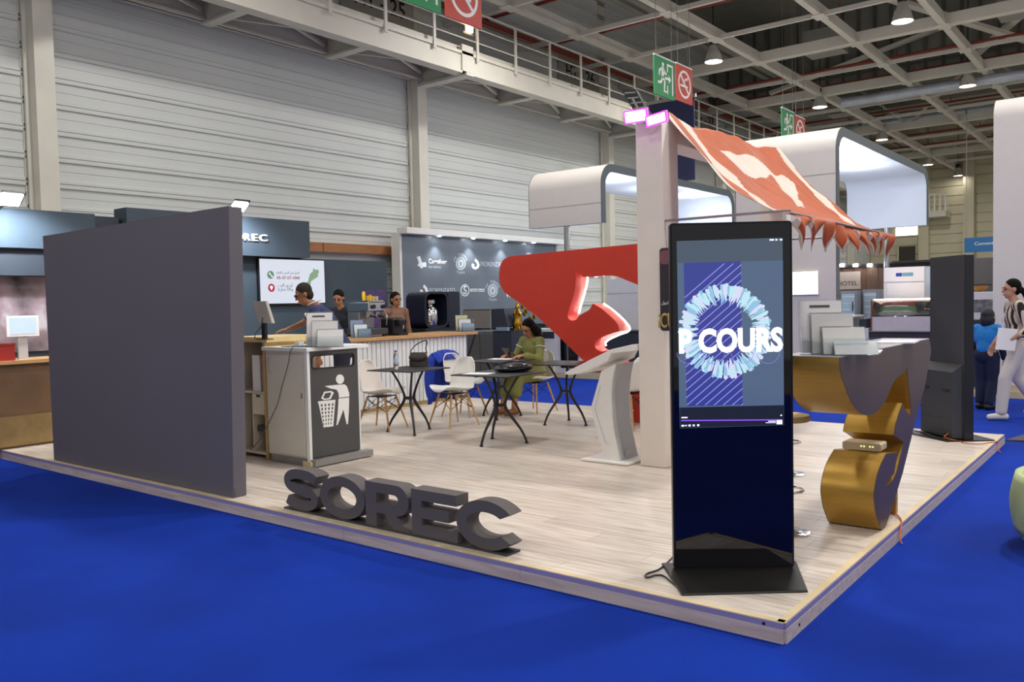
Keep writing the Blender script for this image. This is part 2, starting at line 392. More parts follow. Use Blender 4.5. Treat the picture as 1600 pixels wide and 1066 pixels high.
# ---- high-bay lamps
M_shade = mat('lamp_shade', '#c9c6bf', 0.4, metal=0.2)
M_lampface = mat('lamp_face', '#fff6ea', 0.4, emit='#fff4e6', es=9.0)
def bay_light(x, y, z, power, parent=None, size=0.45):
    ld = bpy.data.lights.new('high_bay_light', 'AREA'); ld.shape = 'DISK'; ld.size = size; ld.energy = power; ld.color = (1.0, 0.965, 0.91)
    lo = bpy.data.objects.new('high_bay_light', ld); COL.objects.link(lo); lo.location = (x, y, z)
    if parent: lo.parent = parent; lo.location = Vector((x, y, z)) - wloc(parent)
    return lo
def lamp(px, py, z, label, group=None, power=None):
    p = onz(px, py, z); t = T('high_bay_lamp', label, 'lamp', p, group=group); x, y, z = p
    MB().lathe([(0.1, 0.42), (0.12, 0.3), (0.17, 0.24), (0.235, 0.0), (0.225, 0.0), (0.16, 0.22), (0.05, 0.3)], (0, 0, 0), 20).build('shade', M_shade, t, world=False, smooth=True)
    MB().lathe([(0.07, 0.4), (0.1, 0.44), (0.1, 0.58), (0.06, 0.62)], (0, 0, 0), 14).build('driver_housing', M_black, t, world=False, smooth=True)
    MB().lathe([(0.21, 0.02), (0.2, 0.035)], (0, 0, 0), 20).build('lamp_glass', M_lampface, t, world=False)
    MB().tube([(0, 0, 0.6), (0, 0, 10.9 - z)], 0.015, 6).build('hanger', M_black, t, world=False)
    bay_light(x, y, z - 0.02, power or LAMP_W, t, 0.4)
lamp(1115, 97, 7.65, 'bell-shaped ceiling lamp lit just right of the large no smoking sign')
lamp(1410, 34, 7.65, 'bell-shaped lit ceiling lamp hanging nearest the top right of the hall')
lamp(1378, 219, 7.65, 'lit ceiling lamp hanging just above the right curved white canopy edge')
lamp(1450, 258, 7.65, 'lit ceiling lamp just past the right end of the curved canopy')
lamp(1512, 135, 7.65, 'ceiling lamp hanging under the silver air duct')
lamp(1281, 168, 7.65, 'ceiling lamp between the far exit sign and the curved white canopy')
lamp(1497, 275, 7.65, 'small distant ceiling lamp above the blue banner', power=4)
for x in (-8.3, -3.66, 1.0, 5.7, 10.3):
    for y in (-5.4, 2.3, 10.0):
        bay_light(x, y, 7.6, LAMP_W)
for x in (1.0, 5.7, 10.3):
    for y in (17.65, 25.3, 33.0): bay_light(x, y, 7.6, LAMP_W)
# ---- hanging exit / no smoking boards
M_green = mat('sign_green', '#128a50', 0.5, var=0.02); M_red = mat('sign_red', '#c8392c', 0.5, var=0.02)
def runner(b, fr, cx, cy, s):
    q = lambda pts: [(cx + s * a, cy + s * c) for a, c in pts]
    b.prism(q(circ(-0.09, 0.3, 0.055, 14)), fr, 0, 0.004)
    for pl in ([(-0.16, 0.24), (-0.06, 0.24), (0.0, 0.1), (-0.1, -0.02), (-0.17, 0.02)], [(-0.05, 0.22), (0.1, 0.11), (0.08, 0.06), (-0.06, 0.14)],
               [(-0.15, 0.23), (-0.3, 0.16), (-0.3, 0.02), (-0.25, 0.02), (-0.24, 0.12), (-0.14, 0.15)],
               [(-0.08, 0.04), (0.03, -0.08), (0.0, -0.3), (0.1, -0.3), (0.1, -0.34), (-0.06, -0.34), (-0.04, -0.08), (-0.14, -0.02)],
               [(-0.14, 0.02), (-0.2, -0.1), (-0.34, -0.12), (-0.34, -0.18), (-0.17, -0.16), (-0.08, -0.02)],
               [(0.02, 0.03), (0.2, 0.03), (0.2, 0.1), (0.32, 0.0), (0.2, -0.1), (0.2, -0.03), (0.02, -0.03)],
               [(0.12, -0.36), (0.12, -0.16), (0.16, -0.16), (0.16, -0.36)], [(0.12, 0.16), (0.12, 0.36), (0.42, 0.36), (0.42, -0.36), (0.37, -0.36), (0.37, 0.31), (0.17, 0.31), (0.17, 0.16)]):
        b.prism(q(pl), fr, 0, 0.004)
def nosmoke(b, fr, cx, cy, s):
    b.prism([[(cx + a, cy + c) for a, c in circ(0, 0, 0.4 * s, 32)], [(cx + a, cy + c) for a, c in circ(0, 0, 0.33 * s, 32)]], fr, 0, 0.005)
    q = lambda pts: [(cx + s * a, cy + s * c) for a, c in pts]
    b.prism(q([(-0.28, 0.23), (-0.23, 0.28), (0.28, -0.23), (0.23, -0.28)]), fr, 0.001, 0.006)
    b.prism(q([(-0.26, -0.08), (-0.26, -0.02), (0.2, -0.02), (0.2, -0.08)]), fr, 0, 0.004)
    b.prism(q([(0.0, 0.05), (0.05, 0.14), (0.16, 0.12), (0.22, 0.22), (0.18, 0.25), (0.12, 0.17), (0.02, 0.19), (-0.05, 0.06)]), fr, 0, 0.004)
def hsign(y0, z0, w, h, kind, label):
    t = T('hanging_sign', label, 'sign', (-7.0, y0 + w / 2, z0), group=None)
    g = kind == 'exit'; fr = ((-6.985, y0 + w / 2, z0 + h / 2), (0, 1, 0), (0, 0, 1), (1, 0, 0))
    BX('board', M_green if g else M_red, t, -7.015, -6.985, y0, y0 + w, z0, z0 + h)
    BX('hanging_rail', M_white, t, -7.02, -6.98, y0, y0 + w, z0 + h, z0 + h + 0.03)
    b = MB(); (runner if g else nosmoke)(b, fr, 0, 0, w * 0.98)
    b.build('pictogram', M_whiteprint, t)
    for yy in (y0 + 0.1, y0 + w - 0.1): MB().tube([(-7, yy, z0 + h), (-7, yy, 10.9)], 0.006, 5).build('wire', M_tray, t)
hsign(11.8, 5.78, 0.88, 0.78, 'exit', 'green running man exit sign hanging above the white pillar')
hsign(12.76, 5.82, 0.76, 0.76, 'no', 'red no smoking sign hanging above the white pillar')
hsign(18.9, 5.85, 0.95, 0.82, 'exit', 'distant green exit sign above the right curved canopy')
hsign(19.9, 5.85, 0.82, 0.78, 'no', 'distant red no smoking sign above the right curved canopy')
hsign(4.6, 5.76, 0.84, 0.8, 'exit', 'green exit sign cut off by the top edge of the photo')
hsign(5.55, 5.76, 0.8, 0.8, 'no', 'red no smoking sign cut off by the top edge of the photo')
em = T('emergency_lamp', 'small glowing emergency lamp on the catwalk railing below the red sign', 'lamp', onx(732, 43, -10.28))
p = onx(732, 43, -10.28)
BX('lamp_body', mat('amber_glow', '#ffe0a0', 0.4, emit='#ffdc9a', es=5), em, p.x - 0.01, p.x + 0.05, p.y - 0.09, p.y + 0.09, p.z - 0.1, p.z + 0.12)
BX('bracket', M_tray, em, p.x - 0.045, p.x - 0.01, p.y - 0.16, p.y + 0.16, p.z - 0.14, p.z - 0.1)
# ================================================================== EXHIBITION PLATFORM
def wood_mat(name, c1, c2, rough=0.35, rand=0.16):
    m = bpy.data.materials.new(name); m.use_nodes = True; nt = m.node_tree; N = nt.nodes; L = nt.links; b = N['Principled BSDF']
    tc = N.new('ShaderNodeTexCoord'); mp = N.new('ShaderNodeMapping'); mp.inputs['Scale'].default_value = (1.2, 14, 14)
    oi = N.new('ShaderNodeObjectInfo'); ad = N.new('ShaderNodeVectorMath'); ad.operation = 'ADD'
    sc = N.new('ShaderNodeVectorMath'); sc.operation = 'SCALE'; sc.inputs[3].default_value = 1.0
    L.new(oi.outputs['Location'], sc.inputs[0]); L.new(tc.outputs['Object'], ad.inputs[0]); L.new(sc.outputs[0], ad.inputs[1]); L.new(ad.outputs[0], mp.inputs[0])
    nz = N.new('ShaderNodeTexNoise'); nz.inputs['Scale'].default_value = 2.2; nz.inputs['Detail'].default_value = 6; nz.inputs['Distortion'].default_value = 0.6
    L.new(mp.outputs[0], nz.inputs['Vector'])
    rp = N.new('ShaderNodeValToRGB'); rp.color_ramp.elements[0].position = 0.32; rp.color_ramp.elements[1].position = 0.62
    rp.color_ramp.elements[0].color = lin(c1) + [1]; rp.color_ramp.elements[1].color = lin(c2) + [1]
    L.new(nz.outputs['Fac'], rp.inputs[0])
    mr = N.new('ShaderNodeMapRange'); mr.inputs['To Min'].default_value = 1 - rand; mr.inputs['To Max'].default_value = 1.0; L.new(oi.outputs['Random'], mr.inputs[0])
    mx = N.new('ShaderNodeMix'); mx.data_type = 'RGBA'; mx.blend_type = 'MULTIPLY'; mx.inputs[0].default_value = 1
    L.new(rp.outputs[0], mx.inputs[6]); L.new(mr.outputs[0], mx.inputs[7]); L.new(mx.outputs[2], b.inputs['Base Color'])
    b.inputs['Roughness'].default_value = rough
    return m
M_lam = wood_mat('pale_laminate', '#cab8a8', '#e8ded3')
M_edge = wood_mat('edge_wood', '#b7a5a0', '#cdbfb8', 0.6, 0.06)
M_strip = mat('lilac_edge_strip', '#8d86b0', 0.5, var=0.05)
M_lip = mat('cream_edge', '#dcc79d', 0.5, var=0.1, scale=4)
PX0, PY1 = -10.4, 6.26
pf = T('stage_platform', 'low exhibition platform with pale wood laminate planks', 'platform', (-5, 3, 0))
BX('core', mat('platform_core', '#6a5f58', 0.8), pf, PX0, -0.02, 0.02, PY1 - 0.02, 0, 0.085)
W_, L_ = 0.194, 1.29
pm = None; row = 0; y = 0.035
while y < PY1 - 0.04:
    w2 = min(W_, PY1 - 0.035 - y); x = -0.035 - (L_ * ((row * 0.37) % 1.0))
    xe = -0.035; first = True
    while xe > PX0:
        xs = max(x, PX0)
        if xe - xs > 0.02:
            if abs(xe - xs - L_) < 1e-4 and w2 == W_:
                if pm is None:
                    pm = MB().box(-L_ / 2 + 0.001, L_ / 2 - 0.001, -W_ / 2 + 0.001, W_ / 2 - 0.001, -0.01, 0).build('plank', M_lam, pf, world=False); o = pm
                else: o = pm.copy(); COL.objects.link(o); o.parent = pf
                o.location = Vector(((xs + xe) / 2, y + W_ / 2, PZ)) - wloc(pf)
            else:
                o = MB().box(-(xe - xs) / 2 + 0.001, (xe - xs) / 2 - 0.001, -w2 / 2 + 0.001, w2 / 2 - 0.001, -0.01, 0).build('plank', M_lam, pf, world=False)
                o.location = Vector(((xs + xe) / 2, y + w2 / 2, PZ)) - wloc(pf)
        xe = xs; x = xs - L_
    y += W_; row += 1
# edge: skirting boards, lilac strip and cream top lip on the two visible sides
for i in range(7):
    x1 = -0.0 - i * 1.5; x0 = max(PX0, x1 - 1.5)
    o = BX('skirting_board', M_edge, pf, x0 + 0.001, x1 - 0.001, -0.012, 0.02, 0, 0.066)
    BX('edge_strip', M_strip, pf, x0 + 0.001, x1 - 0.001, -0.010, 0.02, 0.066, 0.094)
    BX('top_lip', M_lip, pf, x0 + 0.001, x1 - 0.001, -0.004, 0.034, 0.094, 0.097)
for i in range(5):
    y0 = i * 1.3 - 0.0; y1 = min(PY1, y0 + 1.3)
    BX('skirting_board', M_edge, pf, -0.02, 0.012, y0 + 0.001, y1 - 0.001, 0, 0.066)
    BX('edge_strip', M_strip, pf, -0.02, 0.010, y0 + 0.001, y1 - 0.001, 0.066, 0.094)
    BX('top_lip', M_lip, pf, -0.034, 0.004, y0 + 0.001, y1 - 0.001, 0.094, 0.097)
BX('skirting_board', M_edge, pf, PX0, -0.02, PY1 - 0.02, PY1 + 0.01, 0, 0.094)
# screw heads near the corner
b = MB().lathe([(0.007, -0.002), (0.007, 0.002)], (-0.09, -0.013, 0.078), 8, 'y'); b.build('screw', M_black, pf)
b = MB().lathe([(0.007, -0.002), (0.007, 0.002)], (0.013, 0.16, 0.04), 8, 'x'); b.build('screw', M_black, pf)

# ================================================================== DARK PARTITION
M_part = mat('charcoal_panel', '#625e66', 0.75, var=0.03, scale=1.2, bump=0.03, bscale=200)
M_part2 = mat('raw_edge', '#6b5a48', 0.8)
pn = T('partition_panel', 'large free-standing charcoal grey partition at the platform edge', 'partition', (-5.9, 0.08, PZ))
pb = [(-7.44, 0.035, 0.0975), (-4.372, 0.055, 0.0975), (-4.382, 0.18, 0.0975), (-7.44, 0.155, 0.0975)]
pt = [(-7.40, 0.01, 2.325), (-4.285, 0.05, 2.35), (-4.295, 0.175, 2.35), (-7.40, 0.13, 2.325)]
MB().hexa(pb, pt).build('panel', M_part, pn, bevel=0.003)
MB().hexa([(p[0], p[1], p[2]) for p in pt], [(p[0] - (0.005 if i in (1, 2) else -0.005), p[1], p[2] + 0.004) for i, p in enumerate(pt)]).build('top_edge', M_part2, pn)
BX('corner_seam', mat('seam_dark', '#33323a', 0.7), pn, -4.378, -4.370, 0.063, 0.069, 0.11, 2.3)

# ================================================================== SOREC LETTERS
M_let = mat('charcoal_foam', '#5a5454', 0.7, var=0.03)
ls = T('letter_sign', 'dark charcoal SOREC block letters on a base strip at the platform edge', 'sign', (-2.7, 0.14, PZ))
BX('base_strip', mat('charcoal_base', '#3b3838', 0.6), ls, -3.76, -1.66, 0.072, 0.2, 0.0972, 0.108)
def stroke(pts, wd, closed=False):
    """outline of a thick line in 2D"""
    n = len(pts); P = [Vector(p) for p in pts]; Lf = []; Rt = []
    for i in range(n):
        a = P[i - 1] if (i > 0 or closed) else P[i]; c = P[(i + 1) % n] if (i < n - 1 or closed) else P[i]
        d = (c - a).normalized(); nn = Vector((-d.y, d.x)) * wd / 2
        Lf.append(tuple(P[i] + nn)); Rt.append(tuple(P[i] - nn))
    if closed: return [Lf, Rt]
    return Lf + Rt[::-1]
z0 = 0.108; LH = 0.295; fr = lambda x: ((x, 0.078, z0), (1, 0, 0), (0, 0, 1), (0, 1, 0)); LD = 0.115; q = 0.07
def el(cx, cy, rx, ry, a0, a1, n=18): return [(cx + rx * math.cos(math.radians(a0 + (a1 - a0) * i / n)), cy + ry * math.sin(math.radians(a0 + (a1 - a0) * i / n))) for i in range(n + 1)]
h2 = LH / 2
# S
r_ = (LH - q) / 4
sp = el(0.25, LH - q / 2 - r_, 0.15, r_, 28, 90, 6) + el(0.19, LH - q / 2 - r_, 0.13, r_, 90, 270, 14) + el(0.24, q / 2 + r_, 0.13, r_, 90, -90, 14) + el(0.19, q / 2 + r_, 0.15, r_, -90, -152, 6)
MB().prism(stroke(sp, q), fr(-3.78), 0, LD).build('letter', M_let, ls, smooth=True)
# O
MB().prism([el(0.23, h2, 0.232, h2, 0, 360, 40)[:-1], el(0.23, h2, 0.232 - 0.083, h2 - q, 0, 360, 40)[:-1]], fr(-3.345), 0, LD).build('letter', M_let, ls, smooth=True)
# R
bow = lambda d: [(0.27 + (0.1 - d) * math.cos(math.radians(a)), LH - 0.1 + (0.1 - d) * math.sin(math.radians(a))) for a in range(90, -91, -15)]
outer = [(0, 0), (0.0, LH)] + bow(0.0) + [(0.262, 0.095), (0.355, 0), (0.245, 0), (0.165, 0.095), (0.095, 0.095), (0.095, 0)]
hole = [(0.095, LH - 0.066), (0.25, LH - 0.066)] + [(0.25 + 0.034 * math.cos(math.radians(a)), LH - 0.1 + 0.034 * math.sin(math.radians(a))) for a in range(75, -76, -25)] + [(0.25, LH - 0.134), (0.095, LH - 0.134)]
MB().prism([[(x * 1.1, y) for x, y in outer], [(x * 1.1, y) for x, y in hole]], fr(-2.873), 0, LD).build('letter', M_let, ls, smooth=True)
# E
MB().prism([(0, 0), (0, LH), (0.385, LH), (0.385, LH - 0.069), (0.088, LH - 0.069), (0.088, h2 + 0.033), (0.32, h2 + 0.033), (0.32, h2 - 0.033), (0.088, h2 - 0.033), (0.088, 0.069), (0.392, 0.069), (0.392, 0)], fr(-2.44), 0, LD).build('letter', M_let, ls, bevel=0.001)
# C
o_ = el(0.23, h2, 0.232, h2, 36, 324, 34); i_ = el(0.23, h2, 0.232 - 0.083, h2 - q, 41, 319, 34)
MB().prism(o_ + i_[::-1], fr(-2.055), 0, LD).build('letter', M_let, ls, smooth=True)

# ================================================================== DISPLAY TOTEM
M_glass = mat('black_glass', '#050510', 0.04, var=0.0, spec=0.6)
M_frame = mat('totem_frame', '#15161d', 0.3, metal=0.4)
M_base = mat('totem_base', '#201d1c', 0.35, metal=0.2)
A = Vector((-0.746, 0.379, 0)); B = Vector((-0.229, 0.772, 0)); U = (B - A).normalized(); NN = Vector((U.y, -U.x, 0)); TW = (B - A).length
tt = T('display_totem', 'tall black digital display totem with lit screen at the platform corner', 'display', (A + B) / 2 + Vector((0, 0, PZ)))
fr_t = (A, U, Vector((0, 0, 1)), NN)
z0 = PZ + 0.012; z1 = 1.975
MB().prism(rrect(0, z0, TW, z1, 0.018), fr_t, -0.045, 0.0).build('body', M_frame, tt, bevel=0.0)
MB().prism(rrect(0.012, z0 + 0.012, TW - 0.012, z1 - 0.012, 0.01), fr_t, 0.0005, 0.003).build('front_glass', M_glass, tt)
def bp(u, v, z): return A + U * u + NN * v + Vector((0, 0, z))
MB().hexa([bp(-0.03, 0.385, PZ + 0.0025), bp(0.605, 0.365, PZ + 0.0025), bp(0.70, -0.12, PZ + 0.0025), bp(-0.05, -0.12, PZ + 0.0025)], [bp(-0.03, 0.38, PZ + 0.012), bp(0.6, 0.36, PZ + 0.012), bp(0.69, -0.115, PZ + 0.012), bp(-0.045, -0.115, PZ + 0.012)]).build('base_plate', M_base, tt, bevel=0.003)
def scr(px, py):
    p = onpl(px, py, A, NN) - A; return (p.dot(U), p.z)
def spoly(pts): return [scr(*p) for p in pts]
E_ = lambda n, c, s=1.0: mat(n, '#0a0a0e', 0.08, var=0, emit=c, es=s)
sc_bg = MB().prism(spoly([(1057, 377), (1222.5, 371.5), (1225, 664), (1062, 669.5)]), fr_t, 0.0032, 0.0036).build('screen', E_('screen_slate', '#4d5b6c', 0.75), tt)  # slate emission, here and on the video frame, raised to imitate glass reflections
MB().prism(spoly([(1058.5, 411), (1223, 407), (1224.5, 633), (1061, 637)]), fr_t, 0.0037, 0.0039).build('video_frame', E_('screen_blue', '#566a88', 0.75), sc_bg)
MB().prism(spoly([(1062, 637), (1224.5, 633), (1225, 663.5), (1062.3, 669)]), fr_t, 0.0037, 0.0039).build('player_bar', E_('screen_dark', '#2c3140', 0.45), sc_bg)
MB().prism(spoly([(1068, 411), (1157, 408.5), (1160, 632), (1073, 635)]), fr_t, 0.004, 0.0042).build('video_panel', E_('screen_indigo', '#3d479c', 0.7), sc_bg)
b = MB()
import itertools
for k in range(26):          # diagonal violet lines clipped to the panel
    c0 = 395 + k * 12.2
    pts = []
    for x in (1069 + 3.0 * ((c0 - 410) / 230), 1157 + 2.5 * ((c0 - 410) / 230)):
        pts.append((x, c0 - (x - 1069) * 0.86 + 70))
    (xa, ya), (xb, yb) = pts
    top, bot = 412, 633
    if ya < top or yb > bot: continue
    if yb < top: t = (ya - top) / (ya - yb); xb = xa + (xb - xa) * t; yb = top
    if ya > bot: t = (ya - bot) / (ya - yb); xa = xa + (xb - xa) * t; ya = bot
    b.prism(spoly([(xa, ya), (xa + 1.6, ya), (xb + 1.6, yb), (xb, yb)]), fr_t, 0.0043, 0.0044)
o = b.build('line_pattern', E_('line_violet', '#a49bff', 0.9), sc_bg); o['kind'] = 'stuff'
rr = random.Random(3); b1 = MB(); b2 = MB(); b3 = MB()
cx, cy = 1132.5, 518
for k in range(230):
    a = 2 * math.pi * k / 230 + rr.uniform(-0.02, 0.02); ri = rr.uniform(42, 56); ro = rr.uniform(63, 74); wd = rr.uniform(0.028, 0.05)
    bend = rr.uniform(-0.07, 0.07)
    f = lambda r, aa: (cx + r * math.cos(aa) * 0.985, cy + r * math.sin(aa))
    tgt = (b1, b1, b2, b3)[rr.randrange(4)]
    zo = 0.0046 + 0.000004 * k
    tgt.prism(spoly([f(ri, a - wd * 0.3), f((ri + ro) / 2, a - wd + bend), f(ro, a - wd + bend), f(ro + 2, a + bend), f(ro, a + wd + bend), f((ri + ro) / 2, a + wd + bend), f(ri, a + wd * 0.3)]), fr_t, zo, zo + 0.0001)
for b_, c_, n_ in ((b1, '#bfe4f2', 'petal_pale'), (b2, '#8fc0e0', 'petal_cyan'), (b3, '#d9d8f4', 'petal_pink')):
    o = b_.build('feather_ring', E_(n_, c_, 0.85), sc_bg); o['kind'] = 'stuff'
b = MB()   # ghost outlines of the word
def scr_frame(px, py): return None
pc = scr(1143, 532); tfr = (A + U * 0 + NN * 0.0056, U, Vector((0, 0, 1)), NN)
wt = scr(1225, 530)[0] - scr(1060, 533)[0]
hh = abs(scr(1140, 512)[1] - scr(1140, 551)[1])
text('screen_word', 'P COURS', E_('screen_white', '#ffffff', 1.4), sc_bg, tfr, (scr(1059, 532)[0] + scr(1224.5, 530)[0]) / 2, pc[1], w=wt * 0.985, h=hh, t=0.0004, bold=0.045)
for px_ in (1075, 1115, 1160, 1200):
    b.tube([A + U * (scr(px_, 560)[0] + 0.06 * math.cos(a)) + Vector((0, 0, scr(px_, 551)[1] + 0.058 * math.sin(a))) + NN * 0.0052 for a in [math.pi * (1.0 + i / 12) for i in range(13)]], 0.0012, 4)
b.build('outline_word', E_('line_lilac', '#8f7fe8', 0.9), sc_bg)
b = MB()
b.prism(spoly([(1064, 656.4), (1222, 655.2), (1222, 656.8), (1064, 658)]), fr_t, 0.004, 0.0043)
b.build('progress_line', E_('violet_line', '#8a4ff0', 1.2), sc_bg)
b = MB()
for (x0, y0, x1, y1) in ((1064.5, 651.6, 1074, 653.6), (1064.5, 664, 1069, 666.6), (1070.5, 664, 1073, 666), (1075.5, 663.4, 1079, 666.4), (1082, 663.4, 1085.5, 666), (1089, 663, 1092.5, 666), (1213, 656.5, 1222, 663), (1196, 660, 1212, 661), (1200, 657.6, 1212, 659), (1202, 373.8, 1209, 376.3), (1211, 373.8, 1214.5, 376), (1218, 373.6, 1222, 376), (1219, 648, 1221.5, 650)):
    b.prism(spoly([(x0, y0), (x1, y0 - 0.1), (x1, y1 - 0.1), (x0, y1)]), fr_t, 0.0044, 0.0047)
b.build('screen_icons', E_('icon_white', '#e8ecff', 1.1), sc_bg)
b = MB().lathe([(0.004, 0), (0.004, 0.001)], (0, 0, 0), 8)
# power cable on the floor
def floorpath(pts, z=PZ, dz=0.006): return [onz(px, py, z) + Vector((0, 0, dz)) for px, py in pts]
cab = MB().tube(smoothp(floorpath([(1052, 872), (1040, 884), (1028, 893), (1013, 898), (1008, 902), (1012, 905), (1024, 901.5), (1036, 902), (1047, 910), (1062, 922)], dz=0.0075), 4, False), 0.005, 6).build('power_cable', M_black, None)
tag(cab, 'black power cable looped on the platform left of the lit totem', 'cable')

# ================================================================== GOLD LOGO DESK
M_gold = mat('brushed_gold', '#b8903e', 0.42, metal=0.55, var=0.08, scale=3, stretch=(1, 14, 14))
M_goldface = mat('gold_side', '#5b493e', 0.42, metal=0.25, var=0.05, scale=3)
GX = -0.05
def gp(pts): return [tuple(onx(px, py, GX)[1:]) for px, py in pts]
gd = T('gold_desk', 'gold horse-head logo desk standing at the right platform edge', 'desk', (-0.21, 1.9, PZ))
topz = 1.235
front = [(1312.3, 559)] ; lobe = smoothp([(1312.3, 559), (1314, 582.5), (1325, 616), (1336, 637), (1351, 648), (1364.5, 647), (1381, 631), (1394.5, 601), (1400, 592), (1411, 583.5), (1417, 575)], 3, False)
slit = [(1420, 605), (1423.5, 639), (1422.6, 650), (1412, 637), (1410.4, 630)]
neck = [(1404, 648), (1400, 661), (1397, 680)]
gap = [(1404, 685), (1411.7, 691.6), (1411, 697)]
hook = [(1402, 735), (1396, 750), (1384, 760.7), (1388, 748), (1397, 741), (1398, 733), (1403.4, 707), (1385, 709)]
lower = smoothp([(1385, 709), (1374, 732), (1368, 755.6), (1366, 774), (1367, 788.6), (1369, 802), (1372.5, 815), (1376, 825), (1379, 831)], 3, False)
back = [(1381, 831), (1383, 826), (1392, 799), (1410.7, 739), (1435, 640), (1445, 605), (1454.5, 552.5), (1454.5, 542), (1451.7, 533)]
loop = gp(lobe + slit + neck + gap + hook[:-1] + lower + back)
loop = [(y, max(z, PZ + 0.0025)) for y, z in loop]
loop[0] = (loop[0][0], topz); loop[-1] = (loop[-1][0], topz)
frg = ((GX, 0, 0), (0, 1, 0), (0, 0, 1), (-1, 0, 0))
GW = 0.32
b = MB(); b.prism(loop, frg, 0.004, GW)
b.build('desk_body', M_gold, gd, smooth=True)
MB().prism(loop, frg, 0, 0.0038).build('side_face', M_goldface, gd)
MB().prism(loop, frg, GW + 0.0002, GW + 0.004).build('side_face', M_goldface, gd)
ys = [p[0] for p in loop]
BX('desk_top', mat('desk_top_satin', '#b9aeb4', 0.2, var=0.02), gd, GX - GW - 0.003, GX + 0.001, loop[0][0] - 0.002, loop[-1][0] + 0.004, topz + 0.0005, topz + 0.005)
p = [onz(1392, 800, PZ)]
MB().box(-0.30, -0.08, 2.28, 2.33, PZ + 0.0025, 0.36).build('rear_foot', M_gold, gd)
# router box lodged in the neck of the desk
rb = T('router_box', 'cream network box wedged in the notch of the gold desk', 'router', (-0.3, 1.78, 0.62))
zz = onx(1385, 709, GX).z
b = MB().prism(rrect(-0.325, zz + 0.004, -0.085, zz + 0.056, 0.014), ((0, 0, 0), (1, 0, 0), (0, 0, 1), (0, 1, 0)), loop[0][0] * 0 + onx(1385, 709, GX).y + 0.01, onx(1385, 709, GX).y + 0.15)
b.build('casing', mat('router_cream', '#c9b690', 0.5), rb, bevel=0.002)
b = MB()
for i in (0, 1, 3, 4): b.box(-0.21 + i * 0.018, -0.202 + i * 0.018, onx(1385, 709, GX).y + 0.008, onx(1385, 709, GX).y + 0.0098, zz + 0.03, zz + 0.036)
b.build('indicator_lights', mat('led_green', '#e8f080', 0.4, emit='#f4f48a', es=2), rb)
M_orange = mat('orange_cable', '#c9622c', 0.5)
def cable(name, pts, m, label, r=0.005, z=PZ, dz=0.0075):
    return tag(MB().tube(smoothp(pts, 4, False), r, 6).build(name, m, None), label, 'cable')
e1 = [onz(1389, 802, PZ) + Vector((0, 0, 0.008)), onz(1400, 806, PZ) + Vector((0, 0, 0.012)), onz(1408, 815, PZ) + Vector((0, 0, 0.01)), Vector((0.02, 2.0, 0.09)), Vector((0.028, 1.93, 0.04)), Vector((0.05, 1.9, 0.0065))]
cable('extension_cable', e1, M_orange, 'orange cable draped over the platform edge below the gold desk')

# ================================================================== REAR BLACK TOTEM (seen from its back)
M_blk = mat('totem_back', '#34363c', 0.55, var=0.05); M_blk2 = mat('totem_side', '#17171b', 0.5)
A2 = Vector((-0.66, 6.08, 0)); B2 = Vector((-0.25, 5.63, 0)); U2 = (B2 - A2).normalized(); N2 = Vector((U2.y, -U2.x, 0))   # N2 towards viewer side
if N2.dot(CAM - A2) < 0: N2 = -N2
W2 = (B2 - A2).length; fr2 = (A2, U2, Vector((0, 0, 1)), N2)
bt = T('advertising_totem', 'black advertising totem seen from the back at the far platform corner', 'display', (A2 + B2) / 2 + Vector((0, 0, PZ)))
MB().prism(rrect(0, PZ + 0.012, W2, 1.95, 0.006, 2), fr2, -0.09, 0.0).build('housing', M_blk2, bt)
MB().prism([(0.005, PZ + 0.02), (W2 - 0.005, PZ + 0.02), (W2 - 0.005, 1.945), (0.005, 1.945)], fr2, 0.0005, 0.004).build('back_panel', M_blk, bt)
bz = 0.86
o = MB()
P2 = lambda u, v, z: A2 + U2 * u + N2 * v + Vector((0, 0, z))
o.hexa([P2(-0.01, 0.1, PZ + 0.02), P2(W2 - 0.06, 0.1, PZ + 0.02), P2(W2 - 0.03, 0.0045, PZ + 0.02), P2(0, 0.0045, PZ + 0.02)], [P2(-0.01, 0.1, bz - 0.08), P2(W2 - 0.06, 0.1, bz - 0.08), P2(W2 - 0.03, 0.0045, bz), P2(0, 0.0045, bz)])
sb = o.build('service_box', M_blk, bt, bevel=0.004)
for u in (0.05, 0.4): MB().prism(rrect(u, 0.58, u + 0.1, 0.605, 0.006, 3), fr2, 0.1, 0.108).build('handle', M_blk2, sb)
MB().prism([(0, PZ + 0.2), (W2 - 0.07, PZ + 0.2), (W2 - 0.07, PZ + 0.203), (0, PZ + 0.203)], fr2, 0.1, 0.1015).build('seam', M_blk2, sb)
MB().lathe([(0.009, 0), (0.009, 0.004)], P2(0.02, 0.102, 0.42), 8, 'x').build('lock', M_tray, sb)
MB().hexa([P2(0.0, 0.28, PZ + 0.0025), P2(W2 + 0.02, 0.2, PZ + 0.0025), P2(W2 + 0.05, -0.28, PZ + 0.0025), P2(-0.06, -0.3, PZ + 0.0025)], [P2(0.0, 0.28, PZ + 0.012), P2(W2 + 0.02, 0.2, PZ + 0.012), P2(W2 + 0.05, -0.28, PZ + 0.012), P2(-0.06, -0.3, PZ + 0.012)]).build('base_plate', M_base, bt)
pts = floorpath([(1427, 675), (1445, 679), (1462, 686), (1476, 689.5)], dz=0.017) 
cable('floor_cable', pts + [P2(W2 - 0.12, 0.15, PZ + 0.016), P2(W2 - 0.16, 0.105, PZ + 0.06)], M_black, 'black cable running from the gold desk to the rear totem')
